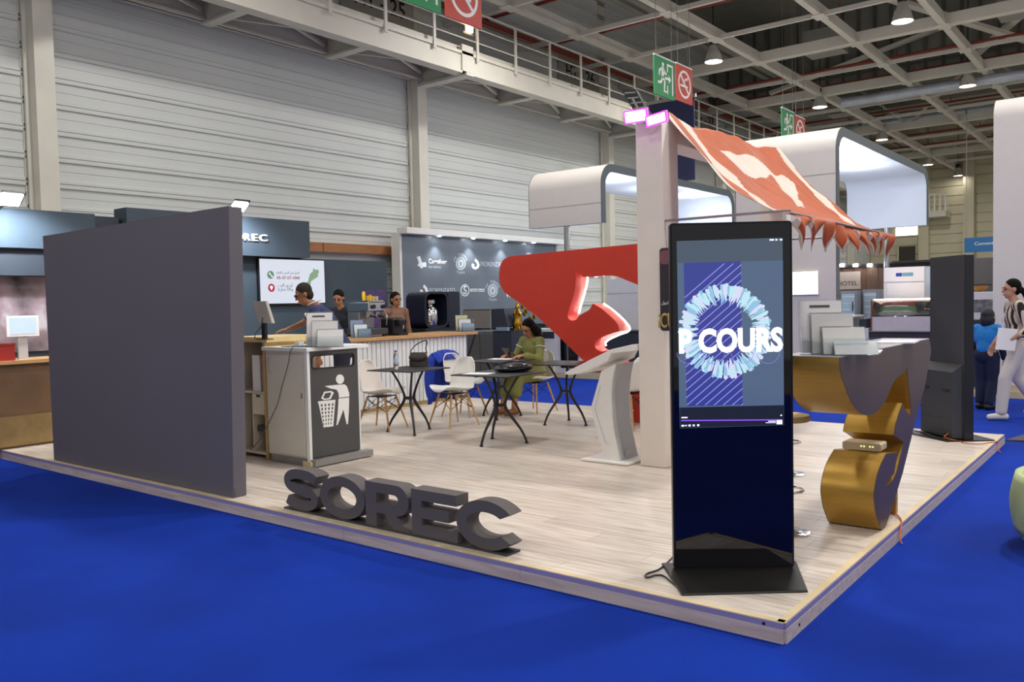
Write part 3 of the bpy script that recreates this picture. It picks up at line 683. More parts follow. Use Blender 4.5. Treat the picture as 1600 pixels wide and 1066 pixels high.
cable('orange_lead', [P2(W2 - 0.1, 0.108, PZ + 0.07), P2(W2 - 0.08, 0.16, PZ + 0.03)] + floorpath([(1499, 690.5), (1507, 693.5), (1530, 695), (1550, 692.5)], dz=0.0075) + [Vector((0.02, 5.75, 0.09)), Vector((0.03, 5.7, 0.03)), Vector((0.06, 5.66, 0.0065))], M_orange, 'orange cable plugged into the back of the rear totem')
# ================================================================== WHITE PORTAL + AWNING
M_portal = mat('portal_white', '#e8ddd4', 0.55, var=0.02)
po = T('portal_frame', 'tall white square-pillared portal frame carrying the striped awning', 'portal', (-2.23, 3.0, PZ))
BX('pillar', M_portal, po, -2.355, -2.1, 2.86, 3.155, PZ + 0.0025, 3.15, bevel=0.004)
BX('pillar', M_portal, po, -2.355, -2.1, 5.68, 5.95, PZ + 0.0025, 2.94, bevel=0.004)
BX('lintel', M_portal, po, -2.355, -2.1, 3.156, 5.95, 2.945, 3.07, bevel=0.004)
M_awo = mat('awning_orange', '#a4460f', 0.55, var=0.08, scale=5); M_aww = mat('awning_white', '#c8bbb0', 0.55, var=0.04)
aw = T('awning', 'orange and white cloth awning with pointed valance hung on the portal', 'awning', (-1.55, 4.4, 2.2))
cA, cB, cC, cD = Vector((-2.15, 2.98, 3.2)), Vector((-2.15, 5.75, 3.23)), Vector((-1.0, 2.9, 2.23)), Vector((-1.0, 5.926, 2.205))
PAT = [[(0.1, -0.05), (0.2, -0.05), (0.175, 0.12), (0.17, 0.27), (0.16, 0.42), (0.125, 0.58), (0.075, 0.88), (0.055, 0.88), (0.075, 0.58), (0.085, 0.42), (0.09, 0.27), (0.095, 0.12)],
       [(0.27, 0.17), (0.4, 0.16), (0.56, 0.15), (0.6, 0.19), (0.68, 0.23), (0.76, 0.24), (0.78, 0.33), (0.65, 0.47), (0.52, 0.65), (0.45, 0.63), (0.5, 0.5), (0.53, 0.4), (0.54, 0.32), (0.46, 0.36), (0.38, 0.35), (0.3, 0.3), (0.28, 0.24)],
       [(0.96, -0.05), (1.0, -0.05), (1.0, 0.09), (0.99, 0.24), (0.98, 0.46), (0.93, 0.67), (0.86, 0.87), (0.84, 1.02), (0.81, 1.02), (0.82, 0.86), (0.87, 0.66), (0.92, 0.47), (0.935, 0.28), (0.93, 0.12)]]
def inside(p, poly):
    c = False; n = len(poly); x, y = p
    for i in range(n):
        (x1, y1), (x2, y2) = poly[i - 1], poly[i]
        if (y1 > y) != (y2 > y) and x < (x2 - x1) * (y - y1) / (y2 - y1) + x1: c = not c
    return c
def cloth(u, v):
    p = (cA * (1 - u) + cB * u) * (1 - v) + (cC * (1 - u) + cD * u) * v
    s = 0.17 * 4 * v * (1 - v) * (0.8 + 0.4 * v) + 0.02 * math.sin(math.pi * u) * (1 - v) ** 2
    f = 0.018 * math.sin(u * 23 + v * 7) * math.sin(math.pi * min(1, v * 1.2 + 0.15)) + 0.012 * math.sin(u * 47 - v * 15) * (0.3 + v * (1 - v) * 2) + 0.02 * math.sin(u * 12 + 2) * (1 - v)
    return p + Vector((0.3 * f, 0, f - s))
nu, nv = 130, 90; b = MB(); b.grid(cloth, nu, nv)
b.mi = []
for j in range(nv):
    for i in range(nu):
        u, v = (i + 0.5) / nu, (j + 0.5) / nv
        b.mi.append(1 if (u < 0.024 or any(inside((u, v), pl) for pl in PAT)) else 0)
b.build('canopy_cloth', [M_awo, M_aww], aw, smooth=True, solid=0.003)
# valance: nine separate pointed tongues
NT = 9
for k in range(NT):
    def tongue(a, c, k=k):
        u = (k + a) / NT; base = cloth(u, 1.0)
        ln = 0.27 * (0.28 + 0.72 * (1 - abs(2 * a - 1) ** 0.8)) * (1.0 if k else 1.05)
        curl = 0.035 * math.sin(a * math.pi * 2 + k) * c + 0.03 * math.sin(c * 3)
        skew = 0.1 * c * c * (1 - abs(2 * a - 1))
        return base + Vector((0.02 * math.sin(c * 4 + k) + curl, skew, -ln * c))
    q = MB(); q.grid(tongue, 14, 8); q.mi = [1 if ((i < 2 and j > 2) or j == 7) else 0 for j in range(8) for i in range(14)]
    q.build('valance_tongue', [M_awo, M_aww], aw, smooth=True, solid=0.003)
M_rod = mat('satin_rod', '#a09aa0', 0.3, metal=0.8)
MB().tube([(-2.1, 2.9, 2.252), (-1.0, 2.9, 2.25)], 0.011, 8).build('support_rod', M_rod, aw)
MB().tube([(-1.0, 2.88, 2.23), (-1.0, 5.95, 2.205)], 0.011, 8).build('front_rod', M_rod, aw)
MB().tube([(-2.1, 5.9, 2.23), (-1.0, 5.92, 2.21)], 0.011, 8).build('support_rod', M_rod, aw)
# flood lights on the pillar top
M_mag = mat('magenta_led', '#ffd8ff', 0.3, emit='#ff9bff', es=6.0); M_magf = mat('magenta_rim', '#e04be8', 0.4, emit='#e040f0', es=1.5)
def flood(pa, pb, h, y, label, back=True):
    a = ony(*pa, y); c = ony(*pb, y); d = (c - a); t = T('flood_light', label, 'floodlight', (a + c) / 2)
    up = Vector((0, -0.25, 1)).normalized(); n = Vector((0, -1, -0.25)).normalized()
    f_ = (a, d.normalized(), up, n); L = d.length
    MB().prism(rrect(0, 0, L, h, 0.006, 2), f_, 0, 0.02).build('led_face', M_mag, t)
    MB().prism([rrect(-0.012, -0.012, L + 0.012, h + 0.012, 0.006, 2), rrect(0.0, 0.0, L, h, 0.005, 2)], f_, -0.01, 0.024).build('rim', M_magf, t)
    MB().prism(rrect(0, 0, L, h, 0.006, 2), f_, -0.05, -0.012).build('housing', M_black, t)
    m = a + d * 0.5
    MB().bar(m + n * -0.05 + up * h * 0.5, Vector((max(-2.33, min(-2.12, m.x)), 2.87, 3.1)), 0.012).build('yoke', M_tray, t)
    return t
flood((980, 192), (1012, 187), 0.088, 2.72, 'magenta glowing flood light at the left of the white pillar top')
flood((1013.5, 196.5), (1042, 188), 0.07, 2.70, 'magenta glowing flood light at the right of the white pillar top')
fx = T('spotlight_bracket', 'black folded spotlight housing sticking up from the white pillar top', 'floodlight', (-2.3, 2.9, 3.16))
MB().hexa([(-2.33, 2.87, 3.161), (-2.22, 2.87, 3.161), (-2.22, 2.95, 3.161), (-2.33, 2.95, 3.161)], [(-2.5, 2.87, 3.44), (-2.36, 2.87, 3.42), (-2.36, 2.92, 3.42), (-2.5, 2.92, 3.44)]).build('housing', M_black, fx)
MB().bar((-2.28, 2.86, 3.165), (-2.38, 2.865, 3.34), 0.018).build('arm', M_tray, fx)
for k in range(5): MB().bar((-2.34 - 0.03 * k, 2.864, 3.2 + 0.05 * k), (-2.235 - 0.03 * k, 2.864, 3.2 + 0.047 * k), 0.006, 0.012).build('cooling_fin', M_tray, fx)
cable('lamp_lead', [ony(1029, 196, 2.845), ony(1025, 203, 2.85), ony(1019, 207, 2.85), ony(1014, 208, 2.85)], mat('green_lead', '#b8d878', 0.5), 'thin green lead dangling under the magenta flood lights', r=0.004)
# small rear bracket on the roof line of awning
# advert sticker on the pillar side
M_ad = mat('ad_dark', '#2a2530', 0.4); M_adg = mat('ad_gold', '#b89a4a', 0.4, metal=0.3)
ad = T('pillar_advert', 'rounded dark advert board with gold lettering fixed on the white pillar', 'advert', (-2.08, 2.95, 1.75))
zt = onx(1040, 388, -2.09).z; zb = onx(1040, 517, -2.09).z
fa = ((-2.03, 2.905, 0), U, (0, 0, 1), NN)
fa = ((-2.095, 2.85, 0), (1, 0, 0), (0, 0, 1), (0, -1, 0))
MB().prism(rrect(-0.03, zb, 0.16, zt, 0.03), fa, 0.002, 0.012).build('board', M_ad, ad)
MB().prism(rrect(-0.025, zt - 0.14, 0.155, zt - 0.02, 0.03), fa, 0.0122, 0.0135).build('picture', mat('ad_rose', '#7c4a52', 0.5), ad)
text('advert_word', 'iCUP', M_adg, ad, (Vector(fa[0]) + Vector((0, -0.0135, 0)), fa[1], fa[2], fa[3]), 0.055, zb + 0.09, w=0.2, h=0.13, t=0.006, bold=0.01)
text('advert_script', arabic('شاب كبول'), M_whiteprint, ad, (Vector(fa[0]) + Vector((0, -0.0135, 0)), fa[1], fa[2], fa[3]), 0.06, zb + 0.24, w=0.15, t=0.002)

# ================================================================== RED LOGO SCULPTURE
M_redf = mat('sculpture_red', '#c03322', 0.45, var=0.03); M_redi = mat('sculpture_red_lit', '#f0604c', 0.45, var=0.03)  # inner red is lighter: glow of the light strips put into the colour
M_led = mat('led_strip', '#ffffff', 0.4, emit='#fff2ee', es=7.0)
RY = 5.15; RT = 0.22
def rp(pts): return [(ony(px, py, RY).x, ony(px, py, RY).z) for px, py in pts]
rs = T('logo_sculpture', 'large red horse-head logo sculpture with glowing cut-outs behind the white pillar', 'sculpture', (-3.9, RY + 0.1, PZ))
s4 = lambda a, c: (780 + a / 5.332, 360 + c / 5.33)
tip = smoothp([s4(700, 1066 + 20), s4(330, 730), s4(40, 515)], 2, False)[:-1] + smoothp([s4(40, 515), s4(5, 440), s4(-2, 380), s4(8, 300), s4(35, 245), s4(95, 215)], 4, False)
# outline continues right behind the pillar down to the foot
outl = tip + [s4(620, 163), (996, 381), (1052, 376), (1056, 420), (1030, 470)] + smoothp([(1000, 446.5), s4(1070, 420), s4(980, 385), s4(875, 372)], 3, False) + [s4(735, 385)] + \
    smoothp([s4(700, 390), s4(655, 330), s4(633, 325), s4(636, 400), s4(628, 500), s4(600, 600), s4(570, 690), s4(575, 730), s4(600, 752), s4(640, 745), s4(662, 712)], 3, False) + \
    smoothp([s4(700, 690), s4(750, 660), s4(780, 610)], 3, False) + smoothp([s4(850, 650), s4(930, 720), s4(985, 780), s4(1000, 838)], 3, False) + \
    smoothp([s4(900, 870), s4(820, 910), s4(795, 950), s4(810, 990), s4(850, 1010)], 3, False) + [s4(905, 1000), (962, 560), (1003, 600), (1012, 640), (1003, 690)]
foot = [(985, 690), (990, 640), (978, 610)]
RLp = [(x, max(z, PZ + 0.0025)) for x, z in rp(outl + foot)]
frr = ((0, RY, 0), (1, 0, 0), (0, 0, 1), (0, 1, 0))
MB().prism(RLp, frr, 0.005, RT).build('sculpture_body', M_redi, rs)
MB().prism(RLp, frr, 0.0, 0.0048).build('front_face', M_redf, rs)
def ledp(pts, yy=RT - 0.01, r=0.012):
    q = [ony(px, py, RY + yy) for px, py in pts]; return MB().tube(smoothp(q, 3, False), r, 6)
ledp([s4(738, 388), s4(730, 450), s4(706, 540), s4(682, 620), s4(664, 690)]).build('light_strip', M_led, rs)
ledp([s4(795, 384), s4(835, 376), s4(875, 374)]).build('light_strip', M_led, rs)
ledp([s4(872, 612), s4(950, 668), s4(1030, 740), s4(1090, 826), s4(1000, 868), s4(920, 905), s4(886, 935), s4(890, 962)]).build('light_strip', M_led, rs)

# ================================================================== LECTERN
M_lec = mat('lectern_white', '#ebe8e4', 0.35, var=0.02); M_lecg = mat('lectern_grey', '#b6b6ba', 0.4, var=0.02)
lc = T('touch_lectern', 'white angular touch-screen lectern with sloping top beside the white pillar', 'lectern', (-2.65, 3.0, PZ))
LY0 = 2.82; frl = ((0, LY0, 0), (1, 0, 0), (0, 0, 1), (0, 1, 0))
colp = [(-2.725, 0.93), (-2.846, 0.58), (-2.70, 0.12), (-2.545, 0.12), (-2.60, 0.35), (-2.62, 0.5), (-2.625, 0.7), (-2.61, 0.86), (-2.575, 1.0)]
MB().prism(smoothp(colp[3:], 3, False) + colp[:3], frl, 0.0, 0.34).build('column', M_lec, lc, smooth=True)
BX('back_panel', M_lecg, lc, -2.6, -2.59, 2.83, 3.15, 0.3, 0.86) if False else None
MB().prism(smoothp([(x + 0.004, z) for x, z in colp[3:]], 3, False) + [(x - 0.0, z) for x, z in colp[3:][::-1]], frl, 0.02, 0.32).build('service_panel', M_lecg, lc, smooth=True)
MB().tube([(-2.735, LY0 - 0.001, 0.8), (-2.80, LY0 - 0.001, 0.58), (-2.69, LY0 - 0.001, 0.28), (-2.66, LY0 - 0.001, 0.27)], 0.003, 5).build('groove', M_lecg, lc)
slab = [(-3.09, 0.895), (-3.02, 0.89), (-2.86, 0.93), (-2.62, 1.03), (-2.58, 1.1), (-2.365, 1.125), (-2.365, 1.183), (-2.585, 1.135), (-3.08, 0.915)]
MB().prism(slab, frl, -0.06, 0.42).build('sloping_top', M_lec, lc, bevel=0.003)
BX('foot_plate', M_lec, lc, -2.93, -2.43, 2.76, 3.22, PZ + 0.0025, 0.12, bevel=0.006)
BX('socket_panel', M_lecg, lc, -2.546, -2.541, 2.92, 3.08, 0.15, 0.2)
# ================================================================== STAND FURNITURE
M_tbl = mat('table_black', '#26262a', 0.45, var=0.04); M_leg = mat('cast_black', '#1c1c20', 0.45)
M_dowel = mat('beech_dowel', '#c59a6a', 0.5, var=0.1, scale=8, stretch=(10, 10, 1)); M_wire = mat('black_wire', '#17171a', 0.4, metal=0.5)
M_shell = mat('chair_shell_white', '#e9e6e2', 0.35, var=0.01); M_shellb = mat('chair_shell_shaded', '#e7dfd8', 0.4, var=0.02)  # second white shell toned warmer, brownish seat shading put into its colour
def table(x, y, rz, label, rtop=0.0, w=0.68, m=None):
    t = T('bistro_table', label, 'table', (x, y, PZ + 0.0005), rz, 'black bistro tables on the platform')
    c, s = math.cos(rtop - rz), math.sin(rtop - rz); h = w / 2
    R_ = lambda a, b_, z: (a * c - b_ * s, a * s + b_ * c, z)
    MB().hexa([R_(-h, -h, 0.728), R_(h, -h, 0.728), R_(h, h, 0.728), R_(-h, h, 0.728)], [R_(-h, -h, 0.74), R_(h, -h, 0.74), R_(h, h, 0.74), R_(-h, h, 0.74)]).build('table_top', m or M_tbl, t, world=False, bevel=0.002)
    for k in range(3):
        a = 2 * math.pi * k / 3; ca, sa = math.cos(a), math.sin(a)
        pr = [(0.24, 0.728), (0.2, 0.69), (0.13, 0.58), (0.075, 0.46), (0.062, 0.40), (0.085, 0.34), (0.15, 0.25), (0.225, 0.15), (0.275, 0.05), (0.285, 0.012)]
        pts = smoothp([(r * ca, r * sa, z) for r, z in pr], 2, False); n = len(pts)
        MB().tube(pts, [0.0125 + 0.006 * math.exp(-((i / n - 0.5) / 0.18) ** 2) for i in range(n)], 8).lathe([(0.02, 0.0), (0.02, 0.012)], (0.285 * ca, 0.285 * sa, 0), 10).build('leg', M_leg, t, world=False, smooth=True)
    MB().lathe([(0.05, 0.385), (0.066, 0.392), (0.066, 0.408), (0.05, 0.415)], (0, 0, 0), 16).build('hub_ring', M_leg, t, world=False, smooth=True)
    MB().box(-0.2, 0.2, -0.02, 0.02, 0.722, 0.728).box(-0.02, 0.02, -0.2, 0.2, 0.722, 0.728).build('under_frame', M_leg, t, world=False)
    return t
table(-5.58, 3.2, math.atan2(-0.12, -0.27), 'black bistro table with the handbag and water bottle on it', 0.06)
M_tblred = mat('table_black_red_sheen', '#2a2326', 0.25, var=0.03)  # black tinted red, the sculpture's reflection painted into the table top
table(-4.21, 3.16, math.atan2(-0.32, -0.02), 'black bistro table with the leather bag and paper on it', 0.03, 0.72)
table(-4.39, 4.66, math.atan2(-0.26, -0.16), 'empty black bistro table in front of the red sculpture', 0.1, 0.68, M_tblred)
table(-5.46, 4.71, math.atan2(0.0, -0.29), 'black bistro table the woman in green sits at', 0.05)
PROF = [(0.225, 0.425), (0.205, 0.442), (0.14, 0.444), (0.03, 0.425), (-0.09, 0.418), (-0.165, 0.44), (-0.205, 0.505), (-0.232, 0.6), (-0.258, 0.7), (-0.278, 0.78), (-0.288, 0.825)]
HW = [0.15, 0.195, 0.222, 0.232, 0.234, 0.234, 0.23, 0.222, 0.205, 0.165, 0.09]
def chair(x, y, rz, label, m=None):
    t = T('shell_chair', label, 'chair', (x, y, PZ + 0.0005), rz, 'moulded shell chairs around the tables')
    P = smoothp([Vector((a, b_, 0)) for a, b_ in PROF], 2, False); H = smoothp([Vector((h, 0, 0)) for h in HW], 2, False); n = len(P) - 1
    def fn(u, v):
        i = min(n, int(round(v * n))); px_, pz_ = P[i][0], P[i][1]; hw = H[i][0]; s = 2 * u - 1
        lift = 0.05 * abs(s) ** 2.5; vb = max(0, min(1, (v - 0.4) / 0.25))
        return Vector((px_ + lift * 1.3 * vb, s * hw, pz_ + lift * (1 - vb)))
    MB().grid(fn, 14, n).build('shell', m or M_shell, t, world=False, smooth=True, solid=0.009)
    for sx in (-1, 1):
        for sy in (-1, 1):
            MB().tube([(0.12 * sx - 0.01, 0.12 * sy, 0.395), (0.225 * sx - 0.01, 0.21 * sy, 0.004), (0.225 * sx - 0.01, 0.21 * sy, 0.0)], [0.0145, 0.0095, 0.009], 8).build('leg', M_dowel, t, world=False, smooth=True)
    k = lambda sx, sy, f: (sx * (0.12 + 0.105 * f) - 0.01, sy * (0.12 + 0.09 * f), 0.395 * (1 - f))
    for a, b_ in (((1, 1), (1, -1)), ((-1, 1), (-1, -1)), ((1, 1), (-1, 1)), ((1, -1), (-1, -1))):
        MB().tube([k(*a, 0.05), k(*b_, 0.45)], 0.004, 6).tube([k(*b_, 0.05), k(*a, 0.45)], 0.004, 6).build('wire_brace', M_wire, t, world=False)
    MB().box(-0.14, 0.12, -0.13, 0.13, 0.394, 0.402).build('mount_plate', M_wire, t, world=False)
    return t
chair(-6.06, 3.22, 0.25, 'white shell chair by the slatted bar at the handbag table', M_shellb)
chair(-5.49, 3.84, -1.75, 'white shell chair with its back turned right between the two front tables')
cC_ = chair(-5.98, 4.62, 0.1, 'white shell chair with the blue jacket hung over its back')
chair(-5.42, 5.4, -1.6, 'white shell chair the woman in green is sitting on')
chair(-3.62, 4.82, 3.0, 'shell chair mostly hidden behind the touch lectern')
# blue jacket over the chair back
M_jkt = mat('jacket_blue', '#1b3aa8', 0.85, var=0.12, scale=12)
def jacket(u, v):
    a = (u - 0.5) * 0.62 ; w = 1.0 + 0.25 * v
    fold = 0.018 * math.sin(u * 26 + v * 3) * (0.3 + v)
    if v < 0.3: s = v / 0.3; x = -0.225 - 0.095 * s; z = 0.70 ; 
    else: s = (v - 0.3) / 0.7; x = -0.335 - 0.05 * s; z = 0.84 - 0.62 * s - 0.12 * abs(u - 0.5) * s
    if v < 0.3: z = 0.70 + 0.14 * s
    top = 0.055 * (1 - (2 * u - 1) ** 2) * (1 - v)
    return Vector((x - fold, a * w * 0.8, z + top))
jk = T('jacket', 'royal blue jacket draped over the back of a white chair', 'jacket', (cC_.location.x, cC_.location.y, cC_.location.z), 0.1)
MB().grid(jacket, 26, 26).build('jacket_cloth', M_jkt, jk, world=False, smooth=True, solid=0.008)
for s in (-1, 1):
    MB().tube(smoothp([(-0.33, 0.24 * s, 0.8), (-0.37, 0.29 * s, 0.62), (-0.38, 0.3 * s, 0.42), (-0.38, 0.27 * s, 0.26)], 4, False), [0.05, 0.055, 0.055, 0.05, 0.05, 0.05, 0.05, 0.048, 0.046, 0.044, 0.042, 0.04, 0.04], 10).build('sleeve', M_jkt, jk, world=False, smooth=True)
# ---- things on the tables
TZ = PZ + 0.741
M_clear = mat('clear_plastic', '#f4f8fa', 0.05, trans=0.95, var=0, spec=0.4)
bt_ = onz(619, 578, TZ); bo = T('water_bottle', 'clear plastic water bottle with blue cap on the handbag table', 'bottle', (bt_.x, bt_.y, TZ + 0.0005))
MB().lathe([(0.028, 0.0), (0.031, 0.01), (0.031, 0.06), (0.028, 0.07), (0.031, 0.08), (0.031, 0.14), (0.026, 0.165), (0.013, 0.195), (0.012, 0.205)], (0, 0, 0), 18).build('bottle_body', M_clear, bo, world=False, smooth=True)
MB().lathe([(0.0145, 0.203), (0.0145, 0.222)], (0, 0, 0), 14).build('cap', mat('cap_blue', '#2a58b8', 0.4), bo, world=False)
MB().lathe([(0.0318, 0.085), (0.0318, 0.128)], (0, 0, 0), 18).build('bottle_label', mat('bottle_label', '#b8cbe4', 0.5), bo, world=False)
M_hb = mat('handbag_leather', '#2a2322', 0.4, var=0.1, scale=20, bump=0.2, bscale=80)
hb_ = onz(655, 572.5, TZ); hb = T('handbag', 'dark brown leather flap handbag with raised strap on a bistro table', 'handbag', (hb_.x, hb_.y, TZ + 0.0005), 0.62)
def bag(u, v):
    a = 2 * math.pi * u; c, s = math.cos(a), math.sin(a); e = 0.55
    sc_ = (1.0 - 0.18 * v) * (0.9 + 0.1 * math.sin(math.pi * min(1, v * 1.1)))
    return Vector((0.125 * sc_ * math.copysign(abs(c) ** e, c), (0.055 * (1 - 0.45 * v)) * math.copysign(abs(s) ** e, s), 0.16 * v))
MB().grid(bag, 28, 10).prism([tuple(bag(i / 28, 0)[:2]) for i in range(28)], ((0, 0, 0), (1, 0, 0), (0, 1, 0), (0, 0, 1)), 0, 0.002).prism([tuple(bag(i / 28, 1)[:2]) for i in range(28)], ((0, 0, 0.158), (1, 0, 0), (0, 1, 0), (0, 0, 1)), 0, 0.002).build('bag_body', M_hb, hb, world=False, smooth=True)
def flap(u, v):
    x = (u - 0.5) * 0.225 * (1 - 0.12 * (1 - v)); dz = 0.10 * v * (1 - 0.35 * (2 * u - 1) ** 2)
    return Vector((x, -0.034 - 0.026 * math.sin(min(1, v * 1.3) * math.pi / 2), 0.164 - dz)) if v > 0.15 else Vector((x, 0.03 - 0.064 * v / 0.15, 0.166))
MB().grid(flap, 12, 12).build('flap', M_hb, hb, world=False, smooth=True, solid=0.004)
st = smoothp([(-0.1, 0, 0.15), (-0.095, 0.0, 0.19), (-0.02, 0.0, 0.265), (0.07, 0.0, 0.305), (0.1, 0.0, 0.30), (0.1, 0, 0.27), (0.085, 0, 0.21), (0.1, 0, 0.15)], 4, False)
MB().tube(st, 0.0065, 6).build('strap', M_hb, hb, world=False, smooth=True)
M_lb = mat('black_leather', '#1b1b1e', 0.28, var=0.1, scale=15, bump=0.3, bscale=30)
lb_ = onz(802, 581, TZ); lb = T('leather_bag', 'soft black leather bag lying flat on the middle bistro table', 'bag', (lb_.x, lb_.y, TZ + 0.0005), 0.72)
def lbag(u, v):
    a = 2 * math.pi * u; t = math.pi * v; e = 0.7; c, s = math.cos(a), math.sin(a)
    r = math.sin(t) ** 0.6; z = 0.045 * (1 - math.cos(t)) 
    z *= 1 + 0.25 * math.cos(a - 0.6) * r + 0.08 * math.sin(5 * a) * r
    return Vector((0.21 * r * math.copysign(abs(c) ** e, c), 0.12 * r * math.copysign(abs(s) ** e, s), max(0, z * 0.95)))
MB().grid(lbag, 36, 16).build('bag_body', M_lb, lb, world=False, smooth=True)
MB().tube(smoothp([(-0.15, -0.05, 0.07), (-0.05, -0.11, 0.055), (0.08, -0.115, 0.06), (0.17, -0.05, 0.07)], 4, False), 0.006, 6).build('zip_edge', M_leg, lb, world=False)
MB().tube(smoothp([(-0.16, 0.04, 0.075), (-0.06, 0.02, 0.105), (0.06, 0.0, 0.112), (0.15, 0.02, 0.09)], 4, False), 0.008, 6).build('carry_handle', M_lb, lb, world=False)
M_paper = mat('paper', '#f1f0f2', 0.6, var=0.01)
def sheet(name, px, py, z, rz, w, h, label, m=None, n=1, cat='paper'):
    p = onz(px, py, z); o = MB().box(-w / 2, w / 2, -h / 2, h / 2, 0.0005, 0.0012 * n + 0.001).build(name, m or M_paper, None); o.location = (p.x, p.y, z + 0.0005); o.rotation_euler.z = rz
    return tag(o, label, cat)
sheet('paper_sheet', 748, 584, TZ, 0.25, 0.3, 0.21, 'white paper sheet on the leather bag table')
sheet('paper_sheet', 783, 561.5, TZ, 0.2, 0.3, 0.21, 'white papers in front of the seated woman', n=4)
tb = onz(800, 559.5, TZ); tp = T('tablet_computer', 'dark tablet propped up in front of the seated woman', 'tablet', (tb.x, tb.y, TZ + 0.0005), -0.45)
MB().hexa([(-0.12, 0.0, 0.0), (0.12, 0.0, 0.0), (0.12, 0.01, 0.0), (-0.12, 0.01, 0.0)], [(-0.12, -0.1, 0.13), (0.12, -0.1, 0.13), (0.12, -0.09, 0.134), (-0.12, -0.09, 0.134)]).build('screen_slab', M_black, tp, world=False)
MB().box(-0.12, 0.12, 0.0, 0.16, 0.0, 0.008).build('keyboard_flap', M_leg, tp, world=False)

# ================================================================== BIN CABINET + BROCHURE SHELF
M_cab = mat('cabinet_white', '#dcd7cd', 0.4, var=0.02); M_cabw = mat('cabinet_edge_white', '#eef0f0', 0.4, var=0.01)
M_dgrey = mat('bin_front_grey', '#4e4d4e', 0.5, var=0.03); M_plinth = mat('aluminium_plinth', '#9b9a98', 0.4, metal=0.4, var=0.08)
bc = T('bin_cabinet', 'white waste bin cabinet with dark grey front and litter pictogram', 'cabinet', (-5.18, 1.5, PZ))
MB().box(-5.5, -4.901, 1.2, 1.215, 0.17, 1.165).build('side_panel', M_cab, bc); MB().box(-5.5, -4.901, 1.785, 1.80, 0.17, 0.96).build('side_panel', M_cab, bc)
MB().prism([[(1.2155, 0.17), (1.7845, 0.17), (1.7845, 1.165), (1.2155, 1.165)], rrect(1.24, 0.98, 1.75, 1.13, 0.02)], ((-5.5, 0, 0), (0, 1, 0), (0, 0, 1), (1, 0, 0)), 0, 0.015).build('back_panel', M_cab, bc)
BX('inner_bin', M_tray, bc, -5.4, -4.95, 1.25, 1.75, 0.18, 0.9)
BX('door', M_cab, bc, -5.47, -4.93, 1.188, 1.1995, 0.185, 1.13, bevel=0.003)
MB().tube([(-5.43, 1.186, 1.10), (-5.43, 1.17, 1.085), (-5.43, 1.17, 0.97), (-5.43, 1.186, 0.955)], 0.008, 6).build('door_handle', M_lecg, bc)
BX('door_lock', M_tray, bc, -4.96, -4.945, 1.18, 1.188, 0.73, 0.78)
BX('edge_frame', M_cabw, bc, -4.9, -4.86, 1.185, 1.215, 0.14, 1.165); BX('edge_frame', M_cabw, bc, -4.9, -4.86, 1.795, 1.81, 0.17, 1.165)
BX('top_slab', M_cabw, bc, -5.53, -4.84, 1.17, 1.92, 1.1655, 1.20, bevel=0.003)
yA, yB, zA, zB = 1.217, 1.79, 0.175, 1.163
slot = rrect(1.245, 1.005, 1.745, 1.115, 0.03)
frc = ((-4.8845, 0, 0), (0, 1, 0), (0, 0, 1), (1, 0, 0))
fp = MB().prism([[(yA, zA), (yB, zA), (yB, zB), (yA, zB)], slot], frc, 0, 0.022).build('front_panel', M_dgrey, bc)
MB().prism([rrect(1.235, 0.995, 1.755, 1.125, 0.035), slot], frc, 0.022, 0.026).build('slot_rim', M_leg, fp)
BX('plinth', M_plinth, bc, -5.48, -4.89, 1.21, 1.80, PZ + 0.0025, 0.17); BX('base_plate', M_plinth, bc, -4.885, -4.79, 1.19, 1.9, 0.105, 0.165, bevel=0.003)
BX('corner_block', M_lip, bc, -4.95, -4.83, 1.17, 1.189, PZ + 0.0025, 0.15)
# litter pictogram (flat print)
pic = MB(); pf_ = ((-4.8625, 0, 0), (0, 1, 0), (0, 0, 1), (1, 0, 0))
def pz(pts): return [tuple(onx(370 + a / 4.1, 500 + c / 4.1, -4.862)[1:]) for a, c in pts]
pic.prism(pz([(661 + 26 * math.cos(2 * math.pi * i / 20), 380 + 31 * math.sin(2 * math.pi * i / 20)) for i in range(20)]), pf_, 0, 0.001)
pic.prism(pz([(562, 424), (640, 416), (690, 413), (705, 425), (720, 470), (721, 491), (655, 499), (652, 470), (640, 447), (600, 440)]), pf_, 0, 0.001)
pic.prism(pz([(652, 504), (720, 497), (718, 580), (712, 668), (703, 668), (683, 575), (645, 675), (638, 675), (646, 600)]), pf_, 0, 0.001)
pic.prism([pz([(540, 503), (560, 460), (605, 455), (622, 466), (600, 508), (560, 514)]), pz([(553, 499), (566, 470), (598, 465), (606, 470), (592, 500), (566, 505)])], pf_, 0, 0.001)
pic.prism(pz([(520, 522), (632, 512), (631, 526), (521, 537)]), pf_, 0, 0.001)
pic.prism([pz([(524, 537), (630, 527), (618, 682), (556, 689)])] + [pz([(x0 + 3 * r + (11 - r * 0.0), y0), (x0 + 3 * r + 23 - r, y0 - 1), (x0 + 3 * r + 22 - r, y0 + 15), (x0 + 3 * r + 12, y0 + 16)]) for r in range(6) for x0, y0 in [(527 + c * (23.5 - r * 1.6), 541 + r * 24 - c * 2) for c in range(4)]], pf_, 0, 0.001)
pic.build('litter_pictogram', M_whiteprint, fp)
cable('tablet_cable', [onx(448, 540, -5.1) * 0 + ony(458, 541, 1.165), ony(453, 552, 1.17), ony(451, 565, 1.17), ony(446, 585, 1.17), ony(440, 605, 1.17), ony(434, 630, 1.17), ony(424, 652, 1.17), ony(416, 668, 1.17), ony(404, 690, 1.16), ony(392, 703, 1.15)], mat('grey_cable', '#5f5f5c', 0.5), 'thin grey cable hanging down the side of the bin cabinet', r=0.004)
